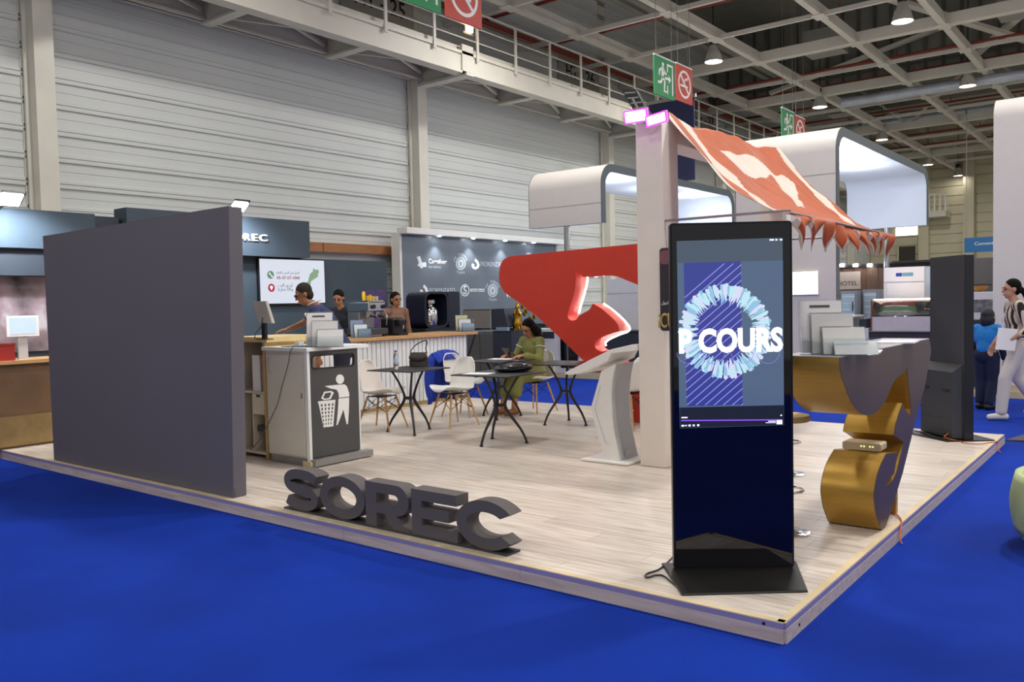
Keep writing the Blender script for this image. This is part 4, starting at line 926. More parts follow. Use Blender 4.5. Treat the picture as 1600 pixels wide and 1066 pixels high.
M_ply = mat('plywood_edge', '#c8a566', 0.6, var=0.12, scale=10); M_shelfw = mat('shelf_cream', '#d9cfbd', 0.5, var=0.03)
sh = T('brochure_desk', 'cream desk unit with open shelves and plywood edges beside the bin cabinet', 'desk', (-5.8, 1.7, PZ))
BX('side_panel', M_ply, sh, -5.57, -5.535, 1.215, 1.66, PZ + 0.0025, 1.24); BX('side_panel', M_shelfw, sh, -6.12, -6.09, 1.23, 1.66, PZ + 0.0025, 1.24)
BX('shelf', M_shelfw, sh, -6.09, -5.571, 1.23, 1.65, 0.735, 0.755); BX('shelf', M_shelfw, sh, -6.09, -5.571, 1.23, 1.65, PZ + 0.04, 0.16)
BX('back_board', M_shelfw, sh, -6.09, -5.571, 1.655, 1.67, PZ + 0.0025, 1.24)
dw = BX('drawer', M_shelfw, sh, -5.78, -5.585, 1.222, 1.64, 0.53, 0.733, bevel=0.003); BX('finger_pull', M_leg, dw, -5.71, -5.65, 1.22, 1.2222, 0.7, 0.725)
BX('divider', M_shelfw, sh, -5.80, -5.785, 1.235, 1.65, 0.161, 0.733)
BX('desk_top', mat('desk_ply_top', '#d8c089', 0.45, var=0.08), sh, -6.15, -5.5, 1.215, 1.9, 1.2405, 1.29)
BX('power_block', M_black, sh, -5.73, -5.6, 1.24, 1.34, 0.36, 0.42)
def box_thing(name, label, cat, m, *d, group=None): return tag(BX(name, m, None, *d), label, cat, group)
br = T('brochure_stack', 'white brochure with a red oval print standing on the cream desk shelf', 'brochure', (-5.66, 1.3, 0.756))
BX('cover', M_paper, br, -5.80, -5.68, 1.25, 1.262, 0.756, 1.11); BX('inner_page', mat('page_pink', '#c7a99c', 0.6), br, -5.675, -5.58, 1.27, 1.28, 0.756, 1.11)
MB().prism(circ(-5.615, 0.94, 0.034, 18, ry=0.085), FY(1.27), 0.0, 0.001).build('red_oval', mat('oval_red', '#a8262a', 0.5), br)
lf = T('leaflet', 'blue and white leaflet leaning above the brochures on the desk shelf', 'brochure', (-5.72, 1.4, 0.756))
MB().hexa([(-5.78, 1.29, 0.757), (-5.59, 1.29, 0.757), (-5.59, 1.30, 0.757), (-5.78, 1.30, 0.757)], [(-5.70, 1.38, 1.2), (-5.58, 1.38, 1.2), (-5.58, 1.39, 1.2), (-5.70, 1.39, 1.2)]).build('leaflet_card', mat('leaflet_blue', '#8f9ad0', 0.5), lf)
# tablet on its stand (back to us)
ts = T('tablet_stand', 'white tablet on a black stand seen from behind on the cream desk', 'tablet', (onz(414, 531, 1.29).x, onz(414, 531, 1.29).y, 1.2905))
q = Vector(ts.location)
BX('stem', M_black, ts, q.x - 0.025, q.x + 0.02, q.y - 0.015, q.y + 0.015, q.z, q.z + 0.24); BX('foot', M_black, ts, q.x - 0.06, q.x + 0.06, q.y - 0.05, q.y + 0.05, q.z, q.z + 0.008)
MB().hexa([q + Vector((-0.07, -0.01, 0.15)), q + Vector((0.15, -0.03, 0.15)), q + Vector((0.16, 0.0, 0.145)), q + Vector((-0.06, 0.02, 0.145))], [q + Vector((-0.10, -0.05, 0.34)), q + Vector((0.12, -0.07, 0.345)), q + Vector((0.13, -0.045, 0.345)), q + Vector((-0.09, -0.025, 0.34))]).build('tablet_back', mat('tablet_white', '#dcd8cc', 0.35), ts, bevel=0.005)
cable('stand_cable', [q + Vector((0.06, -0.06, 0.2)), q + Vector((0.05, -0.07, 0.12)), q + Vector((-0.05, -0.06, 0.06)), q + Vector((-0.15, 0.0, 0.008)), q + Vector((-0.2, 0.05, 0.006))], M_black, 'black cable hanging from the white tablet stand', r=0.004)
box_thing('paper_cup', 'small white note block on the bin cabinet top', 'paper', M_paper, *(lambda p: (p.x - 0.03, p.x + 0.04, p.y - 0.03, p.y + 0.03, 1.2005, 1.245))(onz(467, 541, 1.2)))
cb_ = onz(462, 540, 1.2); sheet('clipboard', 470, 541.5, 1.2005, 0.1, 0.3, 0.22, 'dark clipboard lying on the bin cabinet top', mat('clipboard', '#5b6070', 0.5), 4, 'clipboard')
# ---- acrylic brochure holders
M_acr = mat('acrylic', '#eef4f6', 0.03, trans=0.97, var=0, spec=0.35)
def holder(loc, rz, label, sc=1.0, cols=('#e9e6e4', '#d9d5d2', '#e0dedb'), mark=True, tiers=3):
    t = T('brochure_holder', label, 'brochure holder', loc, rz, 'clear acrylic brochure holders')
    W = 0.115 * sc
    for k in range(tiers):
        y = -0.05 * k * sc; z = 0.0; xo = 0.05 * k * sc; hb = (0.30 - 0.075 * k) * sc
        a = lambda x, yy, zz: (x + xo, yy, zz)
        MB().hexa([a(-W, y + 0.0, z), a(W, y + 0.0, z), a(W, y + 0.004, z), a(-W, y + 0.004, z)], [a(-W, y + 0.06 * sc, hb), a(W, y + 0.06 * sc, hb), a(W, y + 0.06 * sc + 0.004, hb), a(-W, y + 0.06 * sc + 0.004, hb)]).build('back_plate', M_acr, t, world=False)
        MB().box(-W + xo, W + xo, y - 0.036 * sc, y - 0.033 * sc, z, z + 0.09 * sc).box(-W + xo, W + xo, y - 0.036 * sc, y, z, z + 0.003).build('pocket', M_acr, t, world=False)
        c = mat('brochure_%s' % cols[k % len(cols)].strip('#'), cols[k % len(cols)], 0.5, var=0.03)
        o = MB().hexa([a(-W * 0.92, y - 0.028 * sc, z + 0.006), a(W * 0.92, y - 0.028 * sc, z + 0.006), a(W * 0.92, y - 0.004, z + 0.006), a(-W * 0.92, y - 0.004, z + 0.006)], [a(-W * 0.92, y + 0.028 * sc, hb * 0.96), a(W * 0.92, y + 0.028 * sc, hb * 0.96), a(W * 0.92, y + 0.046 * sc, hb * 0.96), a(-W * 0.92, y + 0.046 * sc, hb * 0.96)]).build('brochure', c, t, world=False)
        if mark and k == 0:
            d = Vector((0, 0.056 * sc, hb * 0.93)).normalized(); f_ = (Vector((xo, y - 0.0285 * sc - 0.0005, z + 0.006)), Vector((1, 0, 0)), d, Vector((0, -d.z, d.y)))
            mk = MB()
            mk.prism([(-0.06 * sc, 0.25 * sc), (0.045 * sc, 0.25 * sc), (0.045 * sc, 0.265 * sc), (-0.06 * sc, 0.265 * sc)], f_, 0, 0.0006)
            for yy in (0.205, 0.165, 0.035): mk.prism([(-0.05 * sc, yy * sc), (0.07 * sc, yy * sc), (0.07 * sc, (yy + 0.004) * sc), (-0.05 * sc, (yy + 0.004) * sc)], f_, 0, 0.0006)
            mk.prism([circ(0.0, 0.08 * sc, 0.02 * sc, 14), circ(0.002, 0.08 * sc, 0.011 * sc, 14)], f_, 0, 0.0006)
            mk.build('printed_lines', M_dgrey, o, world=False)['kind'] = 'stuff'
    return t
holder((-0.215, 1.2, topz + 0.0055), 0.45, 'tiered acrylic brochure holder on the gold desk', 1.05, tiers=4)
holder((onz(500, 542, 1.2).x, onz(500, 542, 1.2).y, 1.2005), 0.75, 'acrylic brochure holder with grey leaflets on the bin cabinet', 1.1)
sheet('paper_sheet', 1348, 556 - 6, topz + 0.005, 0.2, 0.2, 0.28, 'white papers lying on the gold desk near the brochure holder', n=3)
sheet('paper_sheet', 1402, 535.5, topz + 0.005, 0.1, 0.24, 0.3, 'white leaflet stack lying at the far end of the gold desk', n=8)
# high stools behind the totem
M_stool = mat('stool_chrome', '#c9c9cc', 0.15, metal=0.9, var=0)
for (px, py, lb_) in ((1231, 741, 'wood topped bar stool behind the lit totem, farther one'), (1229, 832, 'wood topped bar stool behind the lit totem, nearer one')):
    p = onz(px, py, PZ); s = T('bar_stool', lb_, 'stool', (p.x, p.y, PZ + 0.0005))
    MB().lathe([(0.0, 0), (0.14, 0.0), (0.14, 0.008), (0.05, 0.02), (0.022, 0.05), (0.022, 0.7)], (0, 0, 0), 24).build('pedestal', M_stool, s, world=False, smooth=True)
    MB().lathe([(0.0, 0.7), (0.14, 0.705), (0.15, 0.725), (0.14, 0.742), (0.0, 0.745)], (0, 0, 0), 24).build('seat', M_ply, s, world=False, smooth=True)
    MB().tube([(0.1 * math.cos(a), 0.1 * math.sin(a), 0.27) for a in [2 * math.pi * i / 20 for i in range(20)]], 0.009, 6, closed=True).build('foot_ring', M_stool, s, world=False)

# ================================================================== SLATTED BAR COUNTER
M_slat = mat('slat_white', '#e4e6e7', 0.45, var=0.02); M_oak = mat('oak_top', '#c79a68', 0.4, var=0.14, scale=5, stretch=(6, 1, 6))
ct = T('bar_counter', 'white vertically slatted bar counter with oak top', 'counter', (-7.7, 5, PZ))
BX('body', M_slat, ct, -8.0, -7.43, 3.3, 6.3, PZ + 0.0025, 1.085)
n = 36
for i in range(n):
    y0 = 3.3 + i * (3.0 / n)
    BX('slat', M_slat, ct, -7.43, -7.405, y0 + 0.004, y0 + 3.0 / n - 0.014, PZ + 0.05, 1.075)
BX('brass_skirting', mat('brass_trim', '#b99a5e', 0.35, metal=0.5), ct, -7.43, -7.4, 3.3, 6.3, PZ + 0.0025, PZ + 0.045)
BX('counter_top', M_oak, ct, -8.15, -7.34, 3.25, 6.5, 1.086, 1.13, bevel=0.004)
# ================================================================== PEOPLE
def rot_ball(b, c, r, M, n=10, m=14):
    k = len(b.v); b.ball((0, 0, 0), r, n, m)
    for i in range(k, len(b.v)): b.v[i] = tuple(Vector(c) + M @ Vector(b.v[i]))
def limb(b, pts, rs, n=12):
    pts = [Vector(p) for p in pts]
    for i in range(len(pts) - 1):
        b.tube([pts[i], pts[i + 1]], [rs[i], rs[i + 1]], n)
    for p, r in zip(pts, rs): b.ball(p, r, 8, n)
def remesh(name, b, m, parent, vox=0.008, it=4):
    me = bpy.data.meshes.new('tmp'); me.from_pydata([tuple(v) for v in b.v], [], b.f)
    bm = bmesh.new(); bm.from_mesh(me); bmesh.ops.recalc_face_normals(bm, faces=bm.faces); bm.to_mesh(me); bm.free()
    o = bpy.data.objects.new('tmp', me); COL.objects.link(o)
    r = o.modifiers.new('r', 'REMESH'); r.mode = 'VOXEL'; r.voxel_size = vox
    s = o.modifiers.new('s', 'SMOOTH'); s.iterations = it; s.factor = 0.5
    bpy.context.view_layer.update()
    nm = bpy.data.meshes.new_from_object(o.evaluated_get(bpy.context.evaluated_depsgraph_get())); nm.name = name
    bpy.data.objects.remove(o); bpy.data.meshes.remove(me)
    nm.materials.clear(); nm.materials.append(m); nm.polygons.foreach_set('use_smooth', [True] * len(nm.polygons))
    q = bpy.data.objects.new(name, nm); COL.objects.link(q); q.parent = parent
    return q
M_eye = mat('eye_dark', '#15100e', 0.2); M_lip_ = mat('lip', '#8a4a42', 0.5)
def hand(b, w, d, side, nrm):
    """palm and five fingers from wrist w along d; nrm is the back-of-hand direction"""
    d = d.normalized(); nrm = (nrm - d * nrm.dot(d)).normalized(); s = d.cross(nrm) * side
    Mh = Matrix((d, s, nrm)).transposed()
    rot_ball(b, w + d * 0.045, (0.05, 0.038, 0.017), Mh)
    for i, (off, ln) in enumerate(((-0.029, 0.072), (-0.010, 0.082), (0.010, 0.076), (0.028, 0.06))):
        p0 = w + d * 0.078 + s * off; p1 = p0 + d * ln * 0.5 - nrm * 0.01; p2 = p1 + d * ln * 0.42 - nrm * 0.026
        limb(b, [p0, p1, p2], [0.0092, 0.0085, 0.0075], 8)
    t0 = w + d * 0.025 - s * 0.03; limb(b, [t0, t0 + d * 0.032 - s * 0.02 - nrm * 0.008, t0 + d * 0.062 - s * 0.022 - nrm * 0.02], [0.012, 0.0105, 0.009], 8)
def person(label, loc, rz, J, skin, top, bottom, hair, shoe, sleeve=1.0, hairstyle='short', sc=1.0, topfn=None, skirt=False, extra=None, cuff=None):
    """J: joints in local metres, facing +X. keys: pel, chest, neck, head, hp (head pitch deg), hy (yaw), sh/el/wr/hip/kn/an as [left,right]"""
    t = T('person', label, 'person', loc, rz); V_ = lambda k: Vector(J[k]); G = lambda k, i: Vector(J[k][i])
    pel, ch, nk, hd = V_('pel'), V_('chest'), V_('neck'), V_('head')
    sp = (nk - pel).normalized(); fwd = Vector((1, 0, 0)); lat = sp.cross(fwd).normalized(); fw = lat.cross(sp).normalized()
    MT = Matrix((fw, lat, sp)).transposed()
    def torso(b, k):
        if not (k and cuff): rot_ball(b, pel + sp * 0.0, (0.105 + k, 0.155 + k, 0.12 + k), MT); rot_ball(b, pel + (ch - pel) * 0.5, (0.098 + k, 0.138 + k, 0.16 + k), MT)
        rot_ball(b, ch, (0.108 + k, 0.158 + k, 0.17 + k), MT)
        limb(b, [G('sh', 0), ch + (nk - ch) * 0.6, G('sh', 1)], [0.052 + k, 0.072 + k, 0.052 + k])
        limb(b, [pel, ch], [0.1 + k, 0.1 + k]) if not (k and cuff) else limb(b, [pel + sp * 0.08, ch], [0.11 + k, 0.1 + k])
    b = MB(); torso(b, 0.0)
    limb(b, [nk - sp * 0.03, nk, hd - Vector((0, 0, 0.07))], [0.06, 0.052, 0.048])
    HM = Matrix.Rotation(math.radians(J.get('hy', 0)), 3, 'Z') @ Matrix.Rotation(math.radians(J.get('hp', 0)), 3, 'Y')
    hp = lambda x, y, z: hd + HM @ Vector((x, y, z))
    rot_ball(b, hp(-0.008, 0, 0.02), (0.094, 0.076, 0.096), HM); rot_ball(b, hp(0.026, 0, -0.045), (0.062, 0.058, 0.066), HM); rot_ball(b, hp(0.05, 0, -0.088), (0.03, 0.034, 0.024), HM)
    limb(b, [hp(0.086, 0, 0.02), hp(0.104, 0, -0.022)], [0.01, 0.014], 8)
    rot_ball(b, hp(0.082, 0, -0.058), (0.014, 0.026, 0.012), HM)
    for s in (-1, 1): rot_ball(b, hp(-0.005, 0.078 * s, -0.005), (0.018, 0.01, 0.03), HM); rot_ball(b, hp(0.078, 0.033 * s, 0.024), (0.014, 0.026, 0.009), HM)
    for i, s in ((0, 1), (1, -1)):
        limb(b, [G('sh', i), G('el', i), G('wr', i)], [0.048, 0.038, 0.026])
        d = (G('wr', i) - G('el', i)).normalized()
        hand(b, G('wr', i), Vector(J['hd'][i]) if 'hd' in J else d, s, Vector(J['hn'][i]) if 'hn' in J else Vector((0, s, 0.3)))
        limb(b, [G('hip', i), G('kn', i), G('an', i)], [0.082, 0.056, 0.038])
        limb(b, [G('an', i) + Vector((-0.03, 0, -0.05)), G('an', i) + Vector((0.11, 0, -0.06))], [0.035, 0.028])
    body = remesh('body', b, skin, t, 0.0075, 3)
    # garments
    b = MB(); torso(b, 0.013)
    for i in (0, 1):
        e = G('sh', i) + (G('el', i) - G('sh', i)) * min(1, sleeve * 2)
        pts = [G('sh', i), e]; rs = [0.063, 0.052 + 0.012 * (sleeve < 0.6)]
        if sleeve > 0.5: pts.append(G('el', i) + (G('wr', i) - G('el', i)) * (sleeve - 0.5) * 2); rs.append(0.042 + 0.02 * bool(skirt))
        limb(b, pts, rs)
    if cuff:
        for i in (0, 1):
            q = MB(); limb(q, [G('sh', i), G('el', i), G('wr', i)], [0.058, 0.05, 0.04]); remesh('sleeve', q, cuff, t, 0.011, 3)
    remesh('shirt', b, top, t, 0.011, 4)
    b = MB(); rot_ball(b, pel, (0.118, 0.167, 0.125), MT)
    for i in (0, 1):
        limb(b, [G('hip', i), G('kn', i), (G('an', i) + Vector((0, 0, 0.02))) if not skirt else G('kn', i) * 0.5 + G('an', i) * 0.5], [0.1, 0.075, 0.066] if not skirt else [0.11, 0.1, 0.09])
    if skirt: limb(b, [(G('kn', 0) + G('kn', 1)) / 2, (G('an', 0) + G('an', 1)) / 2 + Vector((-0.06, 0, 0.24))], [0.13, 0.12])
    remesh('skirt' if skirt else 'trousers', b, bottom, t, 0.012, 4)
    for i in (0, 1):
        a = G('an', i); b = MB(); limb(b, [a + Vector((-0.045, 0, -0.045)), a + Vector((0.03, 0, -0.045)), a + Vector((0.13, 0, -0.055))], [0.042, 0.044, 0.036]); 
        zmin = J.get('sole', 0.004)
        remesh('shoe', b, shoe, t, 0.008, 2)
    # hair
    b = MB()
    rot_ball(b, hp(-0.022, 0, 0.042), (0.094, 0.083, 0.092), HM, 12, 18)
    if hairstyle == 'short':
        rot_ball(b, hp(-0.045, 0, -0.02), (0.062, 0.079, 0.07), HM)
    if hairstyle == 'pony':
        rot_ball(b, hp(-0.045, 0, 0.0), (0.066, 0.078, 0.08), HM); limb(b, [hp(-0.1, 0, 0.0), hp(-0.15, 0, -0.06), hp(-0.17, 0, -0.17)], [0.032, 0.036, 0.018])
    if hairstyle == 'wavy':
        rot_ball(b, hp(-0.045, 0, -0.03), (0.078, 0.09, 0.1), HM)
        rr = random.Random(5)
        for k in range(26):
            a = rr.uniform(0.6, 5.7); x, y = -0.03 + 0.075 * math.cos(a) * -1, 0.085 * math.sin(a)
            if x > 0.03: continue
            limb(b, [hp(x, y, 0.0), hp(x - 0.02, y * 1.15, -0.08), hp(x - 0.01, y * 1.1, -0.16 - rr.uniform(0, 0.08))], [0.026, 0.03, 0.014], 7)
    if hairstyle == 'hood':
        rot_ball(b, hp(-0.02, 0, -0.03), (0.1, 0.092, 0.115), HM)
    remesh('hair', b, hair, t, 0.008, 1 if hairstyle == 'wavy' else 2)
    b = MB()
    for s in (-1, 1): rot_ball(b, hp(0.083, 0.032 * s, 0.006), (0.008, 0.013, 0.007), HM, 6, 8)
    b.build('eyes', M_eye, body, world=False)
    b = MB(); limb(b, [hp(0.094, -0.02, -0.06), hp(0.098, 0, -0.058), hp(0.094, 0.02, -0.06)], [0.004, 0.006, 0.004], 6); b.build('lips', M_lip_, body, world=False)
    b = MB()
    for s in (-1, 1): limb(b, [hp(0.09, 0.018 * s, 0.031), hp(0.08, 0.05 * s, 0.031)], [0.005, 0.004], 6)
    b.build('eyebrows', hair, body, world=False)
    return t, hp, body
M_skin1 = mat('skin_tan', '#b07a58', 0.5, var=0.04); M_skin2 = mat('skin_brown', '#9c6a4c', 0.5, var=0.04); M_skin3 = mat('skin_light', '#c39074', 0.5, var=0.04)
M_hairb = mat('hair_black', '#120d0b', 0.75, var=0.2, scale=30, bump=0.3, bscale=60, spec=0.15); M_hairg = mat('hair_greying', '#302b28', 0.75, var=0.3, scale=40, spec=0.15)
M_navy = mat('polo_navy', '#222d5a', 0.8, var=0.06, scale=12); M_dktr = mat('dark_trousers', '#1d2130', 0.85); M_shoeb = mat('shoe_black', '#1c1a19', 0.5)
# man in navy polo leaning over the desk
def J_stand(lean=0.0, hp=0, hy=0, arms=None, h=1.0):
    d = dict(pel=(-0.02, 0, 0.95), chest=(lean * 0.55, 0, 1.27), neck=(lean, 0, 1.46), head=(lean * 1.25 + 0.02, 0, 1.60), hp=hp, hy=hy,
             sh=[(lean * 0.9, 0.185, 1.41), (lean * 0.9, -0.185, 1.41)], el=[(lean * 0.8 - 0.02, 0.25, 1.13), (lean * 0.8 - 0.02, -0.25, 1.13)],
             wr=[(lean * 0.8 + 0.08, 0.25, 0.9), (lean * 0.8 + 0.08, -0.25, 0.9)], hip=[(0, 0.09, 0.9), (0, -0.09, 0.9)], kn=[(0.02, 0.1, 0.5), (0.02, -0.1, 0.5)], an=[(-0.02, 0.11, 0.09), (-0.02, -0.11, 0.09)])
    if arms: d.update(arms)
    return d
def scaled(J, k):
    o = {}
    for a, v in J.items():
        if a in ('hp', 'hy', 'hd', 'hn'): o[a] = v
        elif isinstance(v, list): o[a] = [tuple(c * k for c in q) for q in v]
        elif isinstance(v, tuple): o[a] = tuple(c * k for c in v)
        else: o[a] = v
    return o
m1 = (-6.2, 2.74)
t1, hpf, body = person('man in a navy polo shirt and glasses leaning over the cream desk', (m1[0], m1[1], PZ + 0.004), math.radians(-133), scaled(J_stand(0.30, 24, 12, dict(
    sh=[(0.28, 0.19, 1.39), (0.24, -0.19, 1.41)], el=[(0.14, 0.3, 1.12), (0.44, -0.24, 1.25)], wr=[(0.24, 0.3, 0.89), (0.60, -0.10, 1.185)], head=(0.40, 0, 1.575), neck=(0.28, 0, 1.45), hd=[(0.2, -0.1, -1), (1, 0.3, -0.12)], hn=[(0, 1, 0.2), (0, 0, 1)])), 1.03),
    M_skin2, M_navy, M_dktr, M_hairg, M_shoeb, sleeve=0.3)
b = MB()
for s in (-1, 1):
    b.tube([hpf(0.1, 0.035 * s + 0.022 * math.cos(a), 0.015 + 0.017 * math.sin(a)) for a in [2 * math.pi * i / 12 for i in range(12)]], 0.0025, 5, closed=True)
    b.tube([hpf(0.1, 0.057 * s, 0.018), hpf(0.0, 0.08 * s, 0.02)], 0.0025, 5)
b.build('glasses', M_black, t1, world=False)
M_trim = mat('white_trim', '#e6e6ea', 0.7)
b = MB()
for r, z in ((0.062, 0.012),):
    pass
nkv = Vector((0.29, 0, 1.47)) * 1.03
b.tube([nkv + Vector((0.075 * math.cos(a) + 0.0, 0.078 * math.sin(a), 0.012 + 0.03 * -math.cos(a))) for a in [2 * math.pi * i / 20 for i in range(20)]], 0.007, 6, closed=True)
b.build('collar_trim', M_trim, t1, world=False)
for i, (s_, e_) in enumerate((((0.28, 0.19, 1.39), (0.14, 0.3, 1.12)), ((0.24, -0.19, 1.41), (0.44, -0.24, 1.25)))):
    s_, e_ = Vector(s_) * 1.03, Vector(e_) * 1.03; p = s_ + (e_ - s_) * 0.64; d = (e_ - s_).normalized(); o1 = d.orthogonal().normalized(); o2 = d.cross(o1)
    MB().tube([p + (o1 * math.cos(a) + o2 * math.sin(a)) * 0.068 for a in [2 * math.pi * k / 18 for k in range(18)]], 0.007, 6, closed=True).build('sleeve_trim', M_trim, t1, world=False)
person('dark haired man behind the bar looking down at the espresso machine', (-8.56, 4.82, PZ + 0.004), math.radians(-70), scaled(J_stand(0.12, 26, 10), 1.0), M_skin1, mat('tee_black', '#24252c', 0.85), M_dktr, M_hairb, M_shoeb, sleeve=0.45)
M_check = mat('brown_check_shirt', '#80604f', 0.85, var=0.4, scale=28)
person('bearded man in a brown shirt standing behind the bar', (-8.42, 5.72, PZ + 0.004), math.radians(-12), scaled(J_stand(0.03, 6, 0), 0.975), M_skin2, M_check, M_dktr, M_hairb, M_shoeb, sleeve=1.0)
# seated woman
M_olive = mat('olive_dress', '#7e8046', 0.8, var=0.08, scale=8); M_sand = mat('sandal_tan', '#8a5a34', 0.6)
JS = dict(pel=(-0.06, 0, 0.53), chest=(-0.01, 0, 0.83), neck=(0.02, 0, 1.0), head=(0.06, 0, 1.125), hp=30, hy=0, sh=[(0.01, 0.17, 0.955), (0.01, -0.17, 0.955)], el=[(0.1, 0.25, 0.72), (0.1, -0.25, 0.72)],
          wr=[(0.31, 0.14, 0.775), (0.31, -0.14, 0.775)], hip=[(-0.02, 0.09, 0.52), (-0.02, -0.09, 0.52)], kn=[(0.36, 0.09, 0.50), (0.36, -0.07, 0.50)], an=[(0.42, 0.09, 0.09), (0.5, -0.06, 0.09)], hd=[(1, -0.2, -0.05), (1, 0.2, -0.05)], hn=[(0, 0, 1), (0, 0, 1)])
tw, hpw, bw = person('woman in an olive green dress sitting at a bistro table', (-5.42, 5.38, PZ + 0.004), math.radians(-102), JS, M_skin1, M_olive, M_olive, M_hairb, M_sand, sleeve=0.85, hairstyle='wavy', skirt=True)
for i, s in ((0, 1), (1, -1)):
    a, e = Vector(JS['sh'][i]), Vector(JS['el'][i]); d = (e - a).normalized(); o1 = d.orthogonal().normalized(); o2 = d.cross(o1); p = a + (e - a) * 0.35
    MB().tube([p + (o1 * math.cos(q_) + o2 * math.sin(q_)) * 0.064 for q_ in [2 * math.pi * k / 18 for k in range(18)]], 0.006, 6, closed=True).build('sleeve_braid', M_trim, tw, world=False)
# walking woman on the right
M_stripe = bpy.data.materials.new('striped_blouse'); M_stripe.use_nodes = True
nt = M_stripe.node_tree; N = nt.nodes; L = nt.links; tc = N.new('ShaderNodeTexCoord'); wv = N.new('ShaderNodeTexWave'); wv.bands_direction = 'Y'; wv.inputs['Scale'].default_value = 5.0; wv.inputs['Distortion'].default_value = 1.2; wv.inputs['Detail Scale'].default_value = 1.0
rp_ = N.new('ShaderNodeValToRGB'); rp_.color_ramp.interpolation = 'CONSTANT'; rp_.color_ramp.elements[0].color = lin('#2b2422') + [1]; rp_.color_ramp.elements[1].position = 0.42; rp_.color_ramp.elements[1].color = lin('#d8c8b4') + [1]
L.new(tc.outputs['Object'], wv.inputs[0]); L.new(wv.outputs['Fac'], rp_.inputs[0]); L.new(rp_.outputs[0], N['Principled BSDF'].inputs['Base Color']); N['Principled BSDF'].inputs['Roughness'].default_value = 0.85
M_wht = mat('white_trousers', '#d9d0c8', 0.85, var=0.05, scale=5); M_shw = mat('shoe_white', '#dcd8d2', 0.6)
JW = J_stand(0.04, 4, 8, dict(el=[(-0.05, 0.27, 1.12), (0.06, -0.26, 1.13)], wr=[(0.14, 0.24, 0.99), (0.2, -0.27, 0.91)], kn=[(0.16, 0.1, 0.52), (-0.03, -0.09, 0.5)], an=[(0.2, 0.1, 0.09), (-0.26, -0.1, 0.14)], hd=[(1, -0.1, -0.15), (0.35, 0, -1)], hn=[(0, 1, 0.2), (0, -1, 0)]))
tw2, hp2, b2_ = person('woman in a striped blouse and white trousers walking with papers', (-0.13, 8.25, 0.004), math.radians(-158), scaled(JW, 1.0), M_skin3, M_stripe, M_wht, M_hairb, M_shw, sleeve=0.72, hairstyle='pony')
MB().hexa([(0.1, 0.262, 0.86), (0.31, 0.262, 0.88), (0.31, 0.272, 0.88), (0.1, 0.272, 0.86)], [(0.06, 0.24, 1.12), (0.27, 0.24, 1.14), (0.27, 0.25, 1.14), (0.06, 0.25, 1.12)]).build('papers', M_paper, tw2, world=False)
MB().tube([(0.03, 0.07, 1.45), (0.15, 0.045, 1.3), (0.165, 0.02, 1.2)], 0.005, 5).tube([(0.03, -0.05, 1.45), (0.15, -0.01, 1.3), (0.165, 0.02, 1.2)], 0.005, 5).box(0.16, 0.17, -0.035, 0.07, 1.08, 1.2).build('badge', mat('badge_white', '#dfe2ee', 0.4), tw2, world=False)
M_tee = mat('tee_blue', '#1f7fd0', 0.8, var=0.05); M_navt = mat('navy_trousers', '#1c2440', 0.85)
JB = scaled(J_stand(0.02, 4, 0, dict(an=[(-0.02, 0.1, 0.1), (-0.1, -0.1, 0.1)])), 0.76)
person('child in a bright blue top and dark trousers seen from behind', (-0.60, 9.15, 0.012), math.radians(70), JB, M_skin3, M_tee, M_navt, mat('hair_dark_navy', '#1a1c2a', 0.6), M_shoeb, sleeve=0.3, hairstyle='hood', cuff=M_navt)
# ================================================================== DARK BACK WALLS OF THE STAND
M_dw = mat('booth_slate', '#3d4a57', 0.7, var=0.03); M_dw2 = mat('booth_slate_dark', '#333a45', 0.7, var=0.03)
XW = -9.3
w1 = BX('wall_booth', M_dw, None, XW - 0.12, XW, 2.0, 6.42, PZ + 0.0025, 2.33); tag(w1, kind='structure')
fs = T('fascia_board', 'dark slate fascia board with raised white SOREC lettering', 'sign', (XW + 0.1, 3.4, 2.34))
fa_y1 = onx(483, 347, -9.1).y; fa_z1 = onx(430, 342, -9.1).z
BX('board', M_dw, fs, XW - 0.12, -9.1, 1.75, fa_y1, 2.334, fa_z1)
ya, yb = onx(381, 371, -9.09).y, onx(417.5, 371, -9.09).y; zc = onx(400, 371.5, -9.09).z; lw = (yb - ya) / 0.585
for ch, pa, pb_ in (('S', 356, 366), ('O', 366.8, 379), ('R', 380.8, 391), ('E', 393.3, 402.5), ('C', 404.5, 417.3)):
    a_, c_ = onx(pa, 371, -9.09).y, onx(pb_, 371, -9.09).y; text('letter', ch, M_whiteprint, fs, ((-9.1, 0, 0), (0, 1, 0), (0, 0, 1), (1, 0, 0)), (a_ + c_) / 2, zc, w=c_ - a_, h=0.105, t=0.03, bold=0.03)
# left part with lit fascia, band and niche
lz1 = onx(40, 327, -9.0).z; lz0 = onx(20, 387, -9.0).z; nz1 = onx(20, 430, -9.0).z
lw_ = BX('wall_booth_left', M_dw2, None, XW - 0.12, XW, -3.5, 1.74, PZ + 0.0025, lz1); tag(lw_, kind='structure')
fb = T('lit_fascia', 'slate fascia board washed by a flood light at the far left', 'sign', (-9.1, -0.5, lz0))
BX('board', M_dw, fb, XW + 0.001, -9.0, -3.4, 1.3, lz0, lz1)
BX('return_board', M_dw2, fb, XW + 0.001, -9.2, 1.31, 1.70, nz1, lz1)
BX('lower_band', M_dw2, fb, XW + 0.001, -9.08, -3.4, 1.3, nz1, lz0 - 0.001)
M_nich = bpy.data.materials.new('blurred_poster'); M_nich.use_nodes = True
nt = M_nich.node_tree; N = nt.nodes; L = nt.links; tc = N.new('ShaderNodeTexCoord'); nz = N.new('ShaderNodeTexNoise'); nz.inputs['Scale'].default_value = 2.6; nz.inputs['Detail'].default_value = 3
